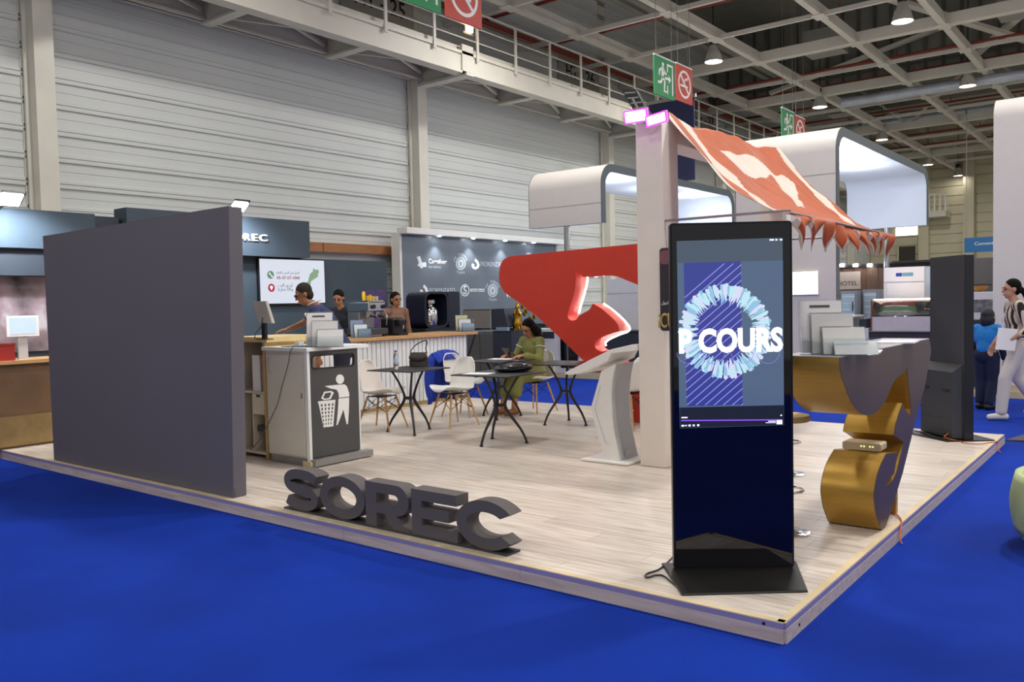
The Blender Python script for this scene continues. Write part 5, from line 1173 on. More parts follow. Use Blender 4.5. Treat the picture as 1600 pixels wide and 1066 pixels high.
L.new(tc.outputs['Object'], nz.inputs['Vector']); rp_ = N.new('ShaderNodeValToRGB'); L.new(nz.outputs['Fac'], rp_.inputs[0]); cr = rp_.color_ramp
cr.elements[0].position = 0.3; cr.elements[0].color = lin('#38343a') + [1]; cr.elements[1].position = 0.7; cr.elements[1].color = lin('#b9b4bc') + [1]
e = cr.elements.new(0.45); e.color = lin('#7a6d74') + [1]; e = cr.elements.new(0.58); e.color = lin('#96828a') + [1]
L.new(rp_.outputs[0], N['Principled BSDF'].inputs['Base Color']); N['Principled BSDF'].inputs['Roughness'].default_value = 0.25
ps = T('printed_backdrop', 'blurred printed backdrop behind the counter at the far left', 'poster', (XW + 0.03, -0.5, 0.9))
BX('print', M_nich, ps, XW + 0.001, XW + 0.02, -3.4, 1.3, 1.12, nz1 - 0.001)
M_wdk = mat('walnut_front', '#6d5138', 0.45, var=0.3, scale=2.2)
lc_ = T('welcome_counter', 'wooden welcome counter at the far left behind the dark partition', 'counter', (-8.8, 0, PZ))
BX('front', M_wdk, lc_, -9.1, -8.62, -3.2, 1.5, PZ + 0.0025, 1.02); BX('counter_top', M_oak, lc_, -9.15, -8.55, -3.25, 1.55, 1.021, 1.06)
BX('lower_band', mat('walnut_band', '#8a7045', 0.45, var=0.2), lc_, -8.62, -8.6, -3.2, 1.5, 0.12, 0.45)
p = onx(36, 512, -8.75); mo = T('monitor', 'small white framed monitor on the far left wooden counter', 'monitor', (p.x, p.y, 1.0605))
BX('frame', M_whiteprint, mo, p.x - 0.02, p.x, p.y - 0.17, p.y + 0.17, p.z - 0.1, p.z + 0.13, bevel=0.004)
BX('screen', mat('monitor_glow', '#90a0b4', 0.2, emit='#b8c8dc', es=0.7), mo, p.x, p.x + 0.002, p.y - 0.14, p.y + 0.14, p.z - 0.07, p.z + 0.11)
BX('stand', M_lecg, mo, p.x - 0.06, p.x - 0.02, p.y - 0.05, p.y + 0.05, 1.0605, p.z - 0.05)
p = onx(8, 540, -8.7); rbx = T('red_box', 'red box on the far left wooden counter', 'box', (p.x, p.y, 1.0605))
BX('carton', mat('carton_red', '#a8281e', 0.5), rbx, p.x - 0.12, p.x + 0.1, p.y - 0.3, p.y + 0.06, 1.0605, 1.22, bevel=0.004); BX('lid', mat('lid_red', '#8e2018', 0.5), rbx, p.x - 0.125, p.x + 0.105, p.y - 0.305, p.y + 0.065, 1.2205, 1.25)
# flood lights over the fascias
M_fl = mat('flood_white', '#ffffff', 0.3, emit='#f6fbff', es=30)
def wallflood(px, py, x, wallx, label, power):
    p = onx(px, py, x); t = T('wall_flood_light', label, 'floodlight', p)
    n = Vector((0.45, 0, -0.9)).normalized(); n = Vector((0.45, -0.45, -0.6)).normalized()
    u = Vector((0, 1, 0)); v = n.cross(u).normalized()
    MB().prism(rrect(-0.11, -0.08, 0.11, 0.08, 0.01, 2), (p, u, v, n), 0.0, 0.03).build('led_face', M_fl, t)
    MB().prism(rrect(-0.125, -0.095, 0.125, 0.095, 0.01, 2), (p, u, v, n), -0.04, -0.001).build('housing', M_black, t)
    MB().bar(p - n * 0.03, Vector((wallx, p.y, p.z - 0.12)), 0.018).build('arm', M_black, t)
    ld = bpy.data.lights.new('flood_beam', 'SPOT'); ld.energy = power; ld.color = (0.86, 0.95, 1.0); ld.spot_size = math.radians(115); ld.spot_blend = 0.6; ld.shadow_soft_size = 0.1
    lo = bpy.data.objects.new('flood_beam', ld); COL.objects.link(lo); lo.parent = t; lo.location = n * 0.05
    d = Vector((wallx - p.x - 0.1, 0.15, -0.55)).normalized(); lo.rotation_euler = d.to_track_quat('-Z', 'Y').to_euler()
wallflood(17, 311, -8.55, -9.0, 'bright white flood light above the far left fascia', 220)
wallflood(374, 322, -8.65, -9.1, 'bright white flood light above the SOREC fascia', 200)
# television
tvx = -9.24
ty0, ty1 = onx(405, 404, tvx).y, onx(506, 408, tvx).y; tz1 = onx(455, 406, tvx).z; tz0 = onx(455, 474, tvx).z
tv = T('television', 'wall mounted television showing a map and phone number', 'television', (tvx, (ty0 + ty1) / 2, tz0))
BX('housing', M_black, tv, XW + 0.001, tvx, ty0 - 0.02, ty1 + 0.02, tz0 - 0.02, tz1 + 0.02, bevel=0.003)
F = ((tvx, ty0, tz0), (0, 1, 0), (0, 0, 1), (1, 0, 0)); TWd, THt = ty1 - ty0, tz1 - tz0
EM = lambda n, c, s=0.9: mat(n, '#101014', 0.3, var=0, emit=c, es=s * 0.9)
sc = MB().prism([(0, 0), (TWd, 0), (TWd, THt), (0, THt)], F, 0.0005, 0.002).build('screen', EM('tv_white', '#dfe4f2', 0.85), tv)
tx = lambda a, c: (a / 480 * TWd, (1 - (c - 418) / 325) * THt)      # from the zoomed crop of the television
MB().prism([tx(95 - 20 + 24 * math.cos(k) , 533 + 29 * math.sin(k)) for k in [2 * math.pi * i / 20 for i in range(20)]], F, 0.002, 0.003).build('phone_badge', EM('tv_green', '#6f9a78', 0.7), sc)
MB().tube([Vector(F[0]) + Vector((0.004, *tx(65 + 20 * a * 1.0, 520 + 26 * a))) for a in (0, 0.4, 0.8, 1.1)], [0.014, 0.008, 0.008, 0.014], 6).build('handset', EM('tv_paper', '#f4f6fa', 0.9), sc)
MB().prism([tx(78 + 24 * math.cos(k), 628 + 30 * math.sin(k)) for k in [2 * math.pi * i / 20 for i in range(20)]], F, 0.002, 0.003).build('pin_badge', EM('tv_red', '#b8142e', 0.8), sc)
MB().prism([tx(*q) for q in ((78, 648), (67, 626), (68, 616), (78, 610), (88, 616), (89, 626))], F, 0.003, 0.004).build('map_pin', EM('tv_paper', '#f4f6fa', 0.9), sc)
navt = EM('tv_ink', '#2a2340', 0.25)
text('caption', arabic('اتصل في الحين بالرقم'), navt, sc, F, *[(tx(202, 519)[0]), tx(202, 519)[1]], w=170 / 480 * TWd, t=0.003)
text('phone_number', '05-27-27-1000', EM('tv_crimson', '#a81840', 0.6), sc, F, tx(203, 553)[0], tx(203, 553)[1], w=170 / 480 * TWd, h=22 / 325 * THt, t=0.003, bold=0.02)
text('caption', arabic('أو زور أقرب'), navt, sc, F, tx(176, 608)[0], tx(176, 608)[1], w=108 / 480 * TWd, t=0.003)
text('caption', arabic('وكالة تجارية'), navt, sc, F, tx(178, 641)[0], tx(178, 641)[1], w=110 / 480 * TWd, t=0.003)
MB().prism([tx(*q) for q in ((395, 478), (412, 490), (432, 486), (438, 505), (428, 525), (430, 540), (400, 560), (375, 575), (368, 600), (368, 622), (340, 640), (318, 655), (298, 660), (300, 640), (312, 610), (335, 590), (352, 575), (358, 548), (368, 520), (388, 505))], F, 0.002, 0.003).build('country_map', EM('tv_map', '#8fb08a', 0.75), sc)
# purple poster at the right end of the wall
y0, y1 = onx(568, 480, XW + 0.01).y, onx(604, 480, XW + 0.01).y; zt_ = onx(585, 453, XW).z
po_ = T('purple_poster', 'violet poster with pink script hung at the end of the slate wall', 'poster', (XW, y0, 1.2))
BX('print', mat('poster_violet', '#5a4478', 0.4, var=0.45, scale=4), po_, XW + 0.001, XW + 0.01, y0, y1 - 0.02, 1.0, zt_)
text('poster_script', arabic('شراب المكان'), mat('poster_pink', '#d890c8', 0.5), po_, ((XW + 0.01, 0, 0), (0, 1, 0), (0, 0, 1), (1, 0, 0)), (y0 + y1) / 2 + 0.05, onx(585, 472, XW).z, w=0.26, t=0.002)
# wooden beam on the hall wall behind
wbm = T('wooden_beam', 'brown wooden beam on the hall wall behind the slate booth', 'beam', (-11.9, 8, 2.6))
q0, q1 = onx(484, 379, -11.8), onx(592, 397, -11.8)
M_bm = mat('beam_brown', '#a0683c', 0.5, var=0.15, scale=4, stretch=(6, 1, 6))
ym = onx(505, 385, -11.8).y
for a, c in ((q0.y - 3, ym - 0.01), (ym + 0.01, q1.y + 1.0)): BX('board', M_bm, wbm, -11.95, -11.8, a, c, onx(540, 395, -11.8).z, onx(540, 381, -11.8).z)

# ---- machines on and behind the bar
CZ = 1.1305
M_chrome = mat('chrome', '#c8c8c8', 0.12, metal=1.0, var=0.02); M_steelb = mat('brushed_steel', '#a9a9aa', 0.3, metal=0.9)
def at_bar(px, x=-7.75): 
    p = onx(px, 518, x); return p.y
em_ = T('espresso_machine', 'chrome two-group espresso machine on the bar beside the purple poster', 'espresso machine', (-7.8, at_bar(580), CZ))
y0 = at_bar(563); y1 = at_bar(592)
BX('drip_base', mat('machine_grey', '#3a3f48', 0.4), em_, -8.05, -7.55, y0, y1, CZ + 0.03, CZ + 0.12, bevel=0.01)
for yy in (y0 + 0.05, y1 - 0.05):
    for xx in (-8.0, -7.6): MB().lathe([(0.02, 0), (0.015, 0.03)], (xx, yy, CZ), 10).build('foot', M_black, em_)
BX('body', M_steelb, em_, -8.05, -7.8, y0 + 0.03, y1 - 0.03, CZ + 0.12, CZ + 0.36, bevel=0.01); BX('head', M_chrome, em_, -8.05, -7.58, y0 + 0.02, y1 - 0.02, CZ + 0.36, CZ + 0.5, bevel=0.015)
for f_ in (0.28, 0.72):
    yy = y0 + (y1 - y0) * f_; MB().lathe([(0.04, 0.36), (0.045, 0.33), (0.04, 0.3), (0.02, 0.27)], (-7.68, yy, CZ), 14).build('group_head', M_chrome, em_, smooth=True)
    MB().tube([(-7.68, yy, CZ + 0.3), (-7.52, yy, CZ + 0.28)], 0.013, 8).build('portafilter', M_black, em_)
MB().tube([(-7.6, y1 - 0.04, CZ + 0.4), (-7.54, y1 - 0.03, CZ + 0.3), (-7.55, y1 - 0.03, CZ + 0.16)], 0.007, 6).build('steam_wand', M_chrome, em_, smooth=True)
for yy in (y0 + 0.1, y1 - 0.06): MB().lathe([(0.03, 0), (0.03, 0.03)], (-7.58, yy, CZ + 0.43), 12, 'x').build('knob', M_black, em_)
BX('cup_rail', M_chrome, em_, -8.03, -7.6, y0 + 0.03, y1 - 0.03, CZ + 0.5, CZ + 0.52)
for i, (f_, c, h) in enumerate(((0.15, '#e8c020', 0.13), (0.35, '#c9a22a', 0.07), (0.5, '#e3b51e', 0.08), (0.66, '#d8b23a', 0.06), (0.85, '#b8b4ae', 0.06))):
    yy = y0 + (y1 - y0) * f_
    q = MB().lathe([(0.022, 0), (0.026, h * 0.8), (0.021, h * 0.85), (0.021, h)], (0, 0, 0), 12).build('coffee_tin', mat('tin_%d' % i, c, 0.4), None, smooth=True); q.location = (-7.72, yy, CZ + 0.5205)
    tag(q, ['tall yellow tin at the left of the espresso machine top', 'small dull yellow tin second on the espresso machine', 'bright yellow tin in the middle of the espresso machine top', 'low yellow tin right of centre on the espresso machine', 'small grey cup at the right of the espresso machine top'][i], 'tin')
bg = T('capsule_machine', 'small black capsule coffee machine on the bar', 'coffee machine', (-7.7, at_bar(615), CZ)); y0 = at_bar(605); y1 = at_bar(622)
BX('body', M_black, bg, -7.9, -7.62, y0, y1, CZ, CZ + 0.26, bevel=0.03); BX('spout_head', M_black, bg, -7.62, -7.52, y0 + 0.03, y1 - 0.03, CZ + 0.15, CZ + 0.24, bevel=0.02); BX('drip_tray', M_leg, bg, -7.62, -7.52, y0 + 0.02, y1 - 0.02, CZ, CZ + 0.03)
MB().box(-7.75, -7.65, at_bar(624), at_bar(645), CZ, CZ + 0.012).build('tray', M_ply, T('wooden_tray', 'thin wooden tray lying on the bar top', 'tray', (-7.7, at_bar(634), CZ)))
holder((-7.6, at_bar(547), CZ), 1.1, 'acrylic brochure holder with colourful leaflets on the bar behind the man', 0.85, ('#7888a8', '#c8d4dc', '#5a7890'), False)
holder((-7.6, at_bar(711), CZ), 0.9, 'acrylic brochure holder at the right end of the bar', 0.9, ('#b9b89a', '#c9cfd8', '#7f93a8'), False)
# black rounded urn dispenser on a back cabinet
xd = -8.75; y0, y1 = onx(651, 490, xd).y, onx(706, 490, xd).y; z0_, z1_ = onx(680, 512, xd).z, onx(680, 456, xd).z
dc = T('back_cabinet', 'dark cabinet behind the bar carrying the urn dispenser', 'cabinet', (xd, (y0 + y1) / 2, PZ)); BX('body', M_blk, dc, xd - 0.3, xd + 0.25, y0 - 0.05, y1 + 0.02, 0.002, z0_ - 0.02); BX('top', M_leg, dc, xd - 0.32, xd + 0.27, y0 - 0.07, y1 + 0.04, z0_ - 0.0195, z0_ - 0.001)
ud = T('urn_dispenser', 'black rounded cabinet dispenser with a steel urn inside', 'coffee machine', (xd, (y0 + y1) / 2, z0_))
M_navyk = mat('dispenser_black', '#1b2030', 0.3, var=0.03)
frd = ((0, 0, 0), (1, 0, 0), (0, 0, 1), (0, 1, 0))
ym = y0 + (y1 - y0) * 0.52
FD = ((xd, 0, 0), (0, 1, 0), (0, 0, 1), (1, 0, 0))
h_ = z1_ - z0_
MB().prism([rrect(y0, z0_, ym + 0.12, z1_, 0.14), rrect(y0 + 0.035, z0_ + 0.04, ym + 0.085, z1_ - 0.04, 0.11)], FD, -0.25, 0.2).build('ring_shell', M_navyk, ud, smooth=True)
MB().prism(rrect(y0 + 0.03, z0_ + 0.03, ym + 0.09, z1_ - 0.03, 0.11), FD, -0.25, -0.22).build('inner_back', M_black, ud)
MB().prism(rrect(ym + 0.121, z0_, y1, z1_, 0.05), FD, -0.25, 0.2).build('side_housing', M_navyk, ud, bevel=0.004)
yc = (y0 + ym + 0.12) / 2
MB().lathe([(0.0, 0.05), (0.14, 0.05), (0.15, 0.1), (0.15, 0.3), (0.11, 0.36), (0.07, 0.37), (0.07, 0.4), (0.11, 0.42), (0.11, 0.48), (0.0, 0.5)], (xd + 0.02, yc, z0_), 20).build('steel_urn', M_chrome, ud, smooth=True)
MB().tube([(xd + 0.06, yc, z0_ + 0.13), (xd + 0.12, yc, z0_ + 0.12), (xd + 0.13, yc, z0_ + 0.07)], 0.012, 8).build('tap', M_black, ud)

# ================================================================== NEIGHBOUR STAND: platform, logo wall, cabinets
NY = 10.6
npf = T('neighbour_platform', 'low wood-edged platform of the neighbouring stand across the blue aisle', 'platform', (-4, 13, 0))
BX('deck', mat('grey_deck', '#8e8a86', 0.5, var=0.08), npf, -11.4, 6, NY, 20, 0, 0.095)
BX('deck', MATS['grey_deck'], npf, -11.4, -8.75, 9.3, NY - 0.021, 0, 0.095)
for i in range(12): BX('skirting_board', M_lip, npf, -11.4 + i * 1.45, -11.4 + (i + 1) * 1.45 - 0.004, NY - 0.02, NY, 0, 0.1)
LX = -11.45
ly0 = onx(627, 400, LX).y; lz = onx(700, 371, LX).z; ly1 = onx(868, 390, LX).y
lg = T('logo_wall', 'white framed grey backdrop wall printed with sponsor logos', 'backdrop', (LX, (ly0 + ly1) / 2, 0))
M_lgw = mat('logo_wall_print', '#66707c', 0.35, var=0.12, scale=1.2)
BX('print_panel', M_lgw, lg, LX - 0.05, LX, ly0, ly1, 0.0, lz)
BX('top_lip', M_white, lg, LX - 0.05, LX + 0.25, ly0 - 0.06, ly1 + 0.4, lz + 0.001, lz + 0.13)
xs_ = ony(591, 380, ly0 - 0.06).x
BX('side_return', M_white, lg, -11.68, LX + 0.02, ly0 - 0.06, ly0 - 0.001, 0, lz)
BX('side_return', M_lecg, lg, LX - 0.05, LX + 0.02, ly1 + 0.001, ly1 + 0.06, 0, lz)
for px in (685, 738, 788, 832):
    q = onx(px, 376, LX + 0.12); MB().lathe([(0.04, 0), (0.04, 0.012)], (LX + 0.15, q.y, lz - 0.013), 12).build('downlight', M_fl, lg)
    ld = bpy.data.lights.new('downlight_beam', 'SPOT'); ld.energy = 40; ld.spot_size = math.radians(100); ld.spot_blend = 0.8
    lo = bpy.data.objects.new('downlight_beam', ld); COL.objects.link(lo); lo.parent = lg; lo.location = Vector((LX + 0.15, q.y, lz - 0.03)) - wloc(lg); lo.rotation_euler = (0, -0.15, 0)
FL = ((LX, 0, 0), (0, 1, 0), (0, 0, 1), (1, 0, 0))
M_lp = mat('logo_print_white', '#e8ecf0', 0.5, var=0.02); M_lp2 = mat('logo_print_grey', '#c3ccd4', 0.5)
lp = lambda a, c: tuple(onx(580 + a / 4.847, 350 + c / 4.847, LX)[1:])
def lmid(a, c): return lp(a, c)
ltext = lambda s, a, c, wa, m=M_lp, bold=0.02, nm='logo_text': text(nm, s, m, lg, FL, *lp(a, c), w=lp(a + wa / 2, c)[0] - lp(a - wa / 2, c)[0], t=0.002, bold=bold)
MB().prism([lp(*q) for q in ((345, 250), (370, 243), (385, 292), (415, 290), (418, 325), (390, 327), (385, 338), (372, 335), (372, 325), (352, 318), (355, 300), (362, 298))], FL, 0, 0.002).build('logo_mark', M_lp, lg)
ltext('Carrefour', 505, 285, 140); ltext('des vitrines', 482, 325, 95, M_lp2, 0.0)
def roundlogo(a, c):
    MB().prism([[lp(a + 38 * math.cos(t), c + 50 * math.sin(t)) for t in [2 * math.pi * i / 28 for i in range(28)]], [lp(a + 29 * math.cos(t), c + 40 * math.sin(t)) for t in [2 * math.pi * i / 28 for i in range(28)]]], FL, 0, 0.002).build('logo_ring', M_lp2, lg)
    MB().prism([lp(a + 24 * math.cos(t), c + 34 * math.sin(t)) for t in [2 * math.pi * i / 20 for i in range(20)]], FL, 0, 0.0015).build('logo_disc', M_lp2, lg)
    MB().prism([lp(a - 11, c - 10), lp(a - 5, c - 14), lp(a, c + 4), lp(a + 6, c - 14), lp(a + 11, c - 10), lp(a, c + 20)], FL, 0.002, 0.003).build('logo_heart', M_lgw, lg)
    for k, ch in enumerate('LA TORREF'):
        if ch == ' ': continue
        ang = math.radians(205 + k * 16.5); q = lp(a + 52 * math.cos(ang), c + 66 * math.sin(ang))
        text('logo_letter', ch, M_lp2, lg, FL, q[0], q[1], h=0.075, t=0.002)
    ltext('Toques', a, c + 68, 62, M_lp2, 0.0)
roundlogo(678, 300); roundlogo(920, 505)
def drop(a, c):
    o1 = [lp(a + x, c + y) for x, y in ((0, -42), (22, -18), (32, 8), (24, 32), (0, 45), (-24, 34), (-32, 12), (-24, -6), (-8, 6), (-10, 22), (4, 24), (12, 8), (4, -10), (-8, -22))]
    MB().prism(o1, FL, 0, 0.002).build('logo_mark', M_lp, lg)
drop(790, 302); ltext('FIORENZATO', 930, 306, 195, M_lp2, 0.0); drop(400, 500); ltext('FIORENZATO', 540, 503, 195, M_lp2, 0.0)
MB().prism([[lp(710 + 33 * math.cos(t), 503 + 46 * math.sin(t)) for t in [2 * math.pi * i / 28 for i in range(28)]], [lp(710 + 27 * math.cos(t), 503 + 39 * math.sin(t)) for t in [2 * math.pi * i / 28 for i in range(28)]]], FL, 0, 0.002).build('logo_ring', M_lp, lg)
ltext('S', 710, 503, 26); ltext('BCCE COLD', 805, 503, 108, M_lp, 0.03)
ltext('Carrefour', 1040, 683, 110); ltext('des vitrines', 1020, 720, 78, M_lp2, 0.0); ltext('W', 1040, 540, 40)
# cabinets + big machine seen from behind + gold machine + white cabinets (all on the neighbour platform)
NC = 9.7
def yb_(px0, px1, py0, py1, Y=NC):
    a = ony(px0, py1, Y); c = ony(px1, py0, Y); return a.x, c.x, a.z, c.z
def cab(name, label, cat, m, px0, px1, py0, py1, Y=NC, depth=0.6, floor=True, bevel=0.005):
    x0, x1, z0, z1 = yb_(px0, px1, py0, py1, Y); z0 = 0.098 if floor else z0
    t = T(name, label, cat, ((x0 + x1) / 2, Y, z0)); BX('body', m, t, x0, x1, Y, Y + depth, z0, z1, bevel=bevel); return t, x0, x1, z0, z1
M_gcab = mat('grey_cabinet', '#5d5c5e', 0.5, var=0.04); M_dcab = mat('slate_cabinet', '#2e3442', 0.5)
t, x0, x1, z0, z1 = cab('base_cabinet', 'mid grey base cabinet under the large coffee machine', 'cabinet', M_gcab, 731, 770, 521, 592)
MB().bar((x0 + 0.02, NC - 0.005, z0 + 0.35), (x0 + 0.25, NC - 0.005, z1), 0.02).build('strap', M_leg, t); BX('door_gap', M_leg, t, (x0 + x1) / 2 - 0.003, (x0 + x1) / 2 + 0.003, NC - 0.004, NC - 0.0005, z0, z1)
t, x0b, x1b, z0, z1b = cab('base_cabinet', 'dark slate base cabinet right of the grey one', 'cabinet', M_dcab, 771.8, 799, 519, 590); BX('top', M_leg, t, x0b, x1b, NC - 0.01, NC + 0.61, z1b, z1b + 0.02)
x0, x1, z0, z1 = yb_(714, 786, 483, 517)
lm = T('large_coffee_machine', 'large coffee machine seen from its grey back panel', 'coffee machine', ((x0 + x1) / 2, NC + 0.3, z1b))
M_gp = mat('machine_back_grey', '#938c86', 0.4, metal=0.1)
xa = x0 + (x1 - x0) * 0.62
base_z = max(z1, z1b) * 0 + ony(740, 518, NC).z
BX('back_panel', M_gp, lm, x0, xa, NC + 0.2, NC + 0.22, base_z + 0.06, z1 - 0.02); BX('body', M_black, lm, x0, xa + 0.05, NC + 0.221, NC + 0.75, base_z + 0.03, z1, bevel=0.01)
MB().hexa([(xa + 0.01, NC + 0.2, base_z + 0.05), (xa + 0.4, NC + 0.25, base_z + 0.1), (xa + 0.4, NC + 0.7, base_z + 0.1), (xa + 0.051, NC + 0.7, base_z + 0.05)], [(xa + 0.01, NC + 0.2, z1), (xa + 0.3, NC + 0.25, z1 + 0.01), (xa + 0.3, NC + 0.7, z1 + 0.01), (xa + 0.051, NC + 0.7, z1)]).build('side_wing', M_dcab, lm)
BX('chrome_edge', M_chrome, lm, xa - 0.012, xa + 0.009, NC + 0.19, NC + 0.2, base_z + 0.03, z1)
for xx in (x0 + 0.1, xa + 0.2): BX('foot', M_black, lm, xx, xx + 0.08, NC + 0.3, NC + 0.6, z1b + 0.0205 if xx > x0 + 0.3 else 1.0, base_z + 0.05)
text('machine_badge', 'H', M_lp2, lm, ((0, NC + 0.2, 0), (1, 0, 0), (0, 0, 1), (0, -1, 0)), (x0 + xa) / 2 - 0.1, (base_z + z1) / 2, h=0.06, t=0.003)
BX('cloth', mat('blue_cloth', '#8ea8c8', 0.8), lm, xa + 0.15, xa + 0.45, NC + 0.17, NC + 0.245, z1b + 0.0205, z1b + 0.09)
M_goldm = mat('polished_gold', '#c79a3c', 0.18, metal=1.0, var=0.1)
xg = ony(809, 520, NC + 0.5).x; zg0 = 0.098; zg1 = ony(809, 472, NC + 0.5).z
gm = T('gilded_machine', 'tall ornate gilded coffee machine beside the logo wall', 'coffee machine', (xg, NC + 0.5, 0.098))
BX('pedestal', M_dcab, gm, xg - 0.12, xg + 0.12, NC + 0.35, NC + 0.65, 0.098, 0.62)
hgt = zg1 - 0.62
MB().lathe([(0.11, 0.0), (0.12, 0.04), (0.08, 0.07), (0.09, hgt * 0.15), (0.11, hgt * 0.3), (0.1, hgt * 0.5), (0.11, hgt * 0.55), (0.08, hgt * 0.62), (0.1, hgt * 0.75), (0.04, hgt * 0.85), (0.05, hgt * 0.9), (0.01, hgt)], (xg, NC + 0.5, 0.62), 20).build('boiler', M_goldm, gm, smooth=True)
rr = random.Random(9)
for k in range(9):
    a = 2 * math.pi * k / 9; zz = 0.62 + hgt * (0.2 + 0.07 * (k % 5)); c = Vector((xg + 0.1 * math.cos(a), NC + 0.5 + 0.1 * math.sin(a), zz))
    MB().tube([c + Vector((0.06 * math.cos(q_) * math.cos(a), 0.06 * math.cos(q_) * math.sin(a), 0.08 * math.sin(q_))) for q_ in [2 * math.pi * i / 14 for i in range(14)]], 0.014, 7, closed=True).build('scroll_ornament', M_goldm, gm, smooth=True)
xg2 = ony(838, 487, NY + 0.8).x
gp2 = T('gilded_ornament', 'gilded leafy ornament behind the seated woman', 'ornament', (xg2, NY + 0.8, 0.098))
BX('stand', M_dcab, gp2, xg2 - 0.5, xg2 + 0.3, NY + 0.7, NY + 1.0, 0.098, 1.1)
for k in range(14):
    c = Vector((xg2 - 0.45 + 0.055 * k, NY + 0.8, 1.15 + 0.35 * abs(math.sin(k * 1.3)))); MB().ball(c, (0.05, 0.03, 0.07), 6, 8).build('gilded_leaf', M_goldm, gp2, smooth=True)
M_wcab = mat('white_appliance', '#e3e4ea', 0.35, var=0.02)
t, x0, x1, z0, z1 = cab('white_cabinet', 'white appliance cabinet behind the seated woman', 'cabinet', M_wcab, 813, 872, 514, 596, NY + 0.05, 0.5)
BX('door_gap', M_lecg, t, x0 + 0.35, x0 + 0.357, NY + 0.045, NY + 0.0495, 0.15, z1 - 0.05); BX('control_panel', M_dcab, t, x1 - 0.4, x1 - 0.1, NY + 0.04, NY + 0.0495, z1 - 0.2, z1 - 0.06)
t, x0, x1, z0, z1 = cab('glass_display_fridge', 'pale display fridge seen below the red sculpture', 'fridge', M_wcab, 874, 905, 505, 596, NY + 0.05, 0.6)
BX('glass_door', M_glass, t, x0 + 0.05, x1 - 0.05, NY + 0.04, NY + 0.0495, 0.2, z1 - 0.1); MB().tube([(x1 - 0.03, NY + 0.03, 0.4), (x1 - 0.03, NY + 0.03, 1.0)], 0.01, 6).build('handle', M_chrome, t)
t, x0, x1, z0, z1 = cab('white_oven', 'white oven unit seen through the cut-out of the red sculpture', 'oven', M_wcab, 950, 1062, 432, 540, NY + 1.2, 0.7)
BX('seam', M_lecg, t, x0, x1, NY + 1.195, NY + 1.1995, 1.72, 1.73); BX('blue_badge', mat('badge_blue', '#2440a0', 0.4), t, x1 - 0.9, x1 - 0.8, NY + 1.19, NY + 1.1995, z1 - 0.3, z1 - 0.22)
t, x0, x1, z0, z1 = cab('dark_bench', 'dark work bench behind the red sculpture', 'bench', M_dcab, 914, 1050, 520, 590, NY + 0.5, 0.6); BX('bench_top', M_leg, t, x0, x1, NY + 0.48, NY + 1.12, z1, z1 + 0.03)
# ================================================================== CURVED CANOPIES OF THE NEIGHBOUR STAND
M_cw = mat('canopy_white', '#e6e0dc', 0.5, var=0.015); M_ci = mat('canopy_inside', '#dfe6f6', 0.5, var=0.01); M_rim = mat('canopy_rim', '#4c565e', 0.5, var=0.03)
def canopy(label, xr, depth, y0, y1, zt, z0, z1, pole, spots):
    """n-shaped shell: profile in y/z at x=xr, running depth towards -x; z0/z1 are the lower ends of the near and far legs"""
    t = T('curved_canopy', label, 'canopy', (xr - depth / 2, (y0 + y1) / 2, 0.098)); th = 0.16; r = 0.42; ri = r - th * 0.8
    arc = lambda cy_, cz_, rad, a0, a1: [(cy_ + rad * math.cos(math.radians(a0 + (a1 - a0) * i / 8)), cz_ + rad * math.sin(math.radians(a0 + (a1 - a0) * i / 8))) for i in range(9)]
    out = [(y0, z0)] + arc(y0 + r, zt - r, r, 180, 90) + arc(y1 - r, zt - r, r, 90, 0) + [(y1, z1)]
    inn = [(y0 + th, z0)] + arc(y0 + th + ri, zt - th - ri, ri, 180, 90) + arc(y1 - th - ri, zt - th - ri, ri, 90, 0) + [(y1 - th, z1)]
    mid = [(y0 + 0.02, z0)] + arc(y0 + r, zt - r, r - 0.02, 180, 90) + arc(y1 - r, zt - r, r - 0.02, 90, 0) + [(y1 - 0.02, z1)]
    fr = ((xr, 0, 0), (0, 1, 0), (0, 0, 1), (-1, 0, 0))
    MB().prism(out + mid[::-1], fr, 0.012, depth).build('outer_skin', M_cw, t, smooth=True)
    MB().prism(mid + inn[::-1], fr, 0.012, depth).build('inner_lining', M_ci, t, smooth=True)
    MB().prism(out + inn[::-1], fr, 0.0, 0.0118).build('rim', M_rim, t)
    MB().prism(out + inn[::-1], fr, depth + 0.0002, depth + 0.012).build('rim', M_rim, t)
    MB().box(xr - depth, xr - 0.015, y0 - 0.003, y0 - 0.0005, zt - 0.8, zt - 0.792).build('skin_seam', M_lecg, t)
    if pole is not None:
        py_, pz1 = pole; MB().tube([(xr - depth / 2, py_, 0.098), (xr - depth / 2, py_, pz1)], 0.065, 14).build('pole', M_steelb, t, smooth=True)
    for fx_, fy_ in spots:
        x, y = xr - depth * fx_, y0 + (y1 - y0) * fy_
        MB().lathe([(0.11, 0), (0.11, 0.012)], (x, y, zt - th - 0.0125), 16).build('downlight', M_fl, t)
        ld = bpy.data.lights.new('canopy_beam', 'POINT'); ld.energy = 30; ld.color = (0.88, 0.93, 1.0); ld.shadow_soft_size = 0.12
        lo = bpy.data.objects.new('canopy_beam', ld); COL.objects.link(lo); lo.parent = t; lo.location = Vector((x, y, zt - th - 0.45)) - wloc(t)
    return t
Y0 = 10.62
c1 = ony(943, 252, Y0); x1r = ony(940, 330, Y0).x; d1 = x1r - ony(827, 330, Y0).x
c2 = ony(1308, 193, Y0); x2r = ony(1307, 300, Y0).x
zt1, zt2 = c1.z, c2.z
y1_1 = onx(1148, 320, x1r).y; y1_2 = onx(1451, 320, x2r).y
d2 = x2r - ony(1150, 330, Y0).x
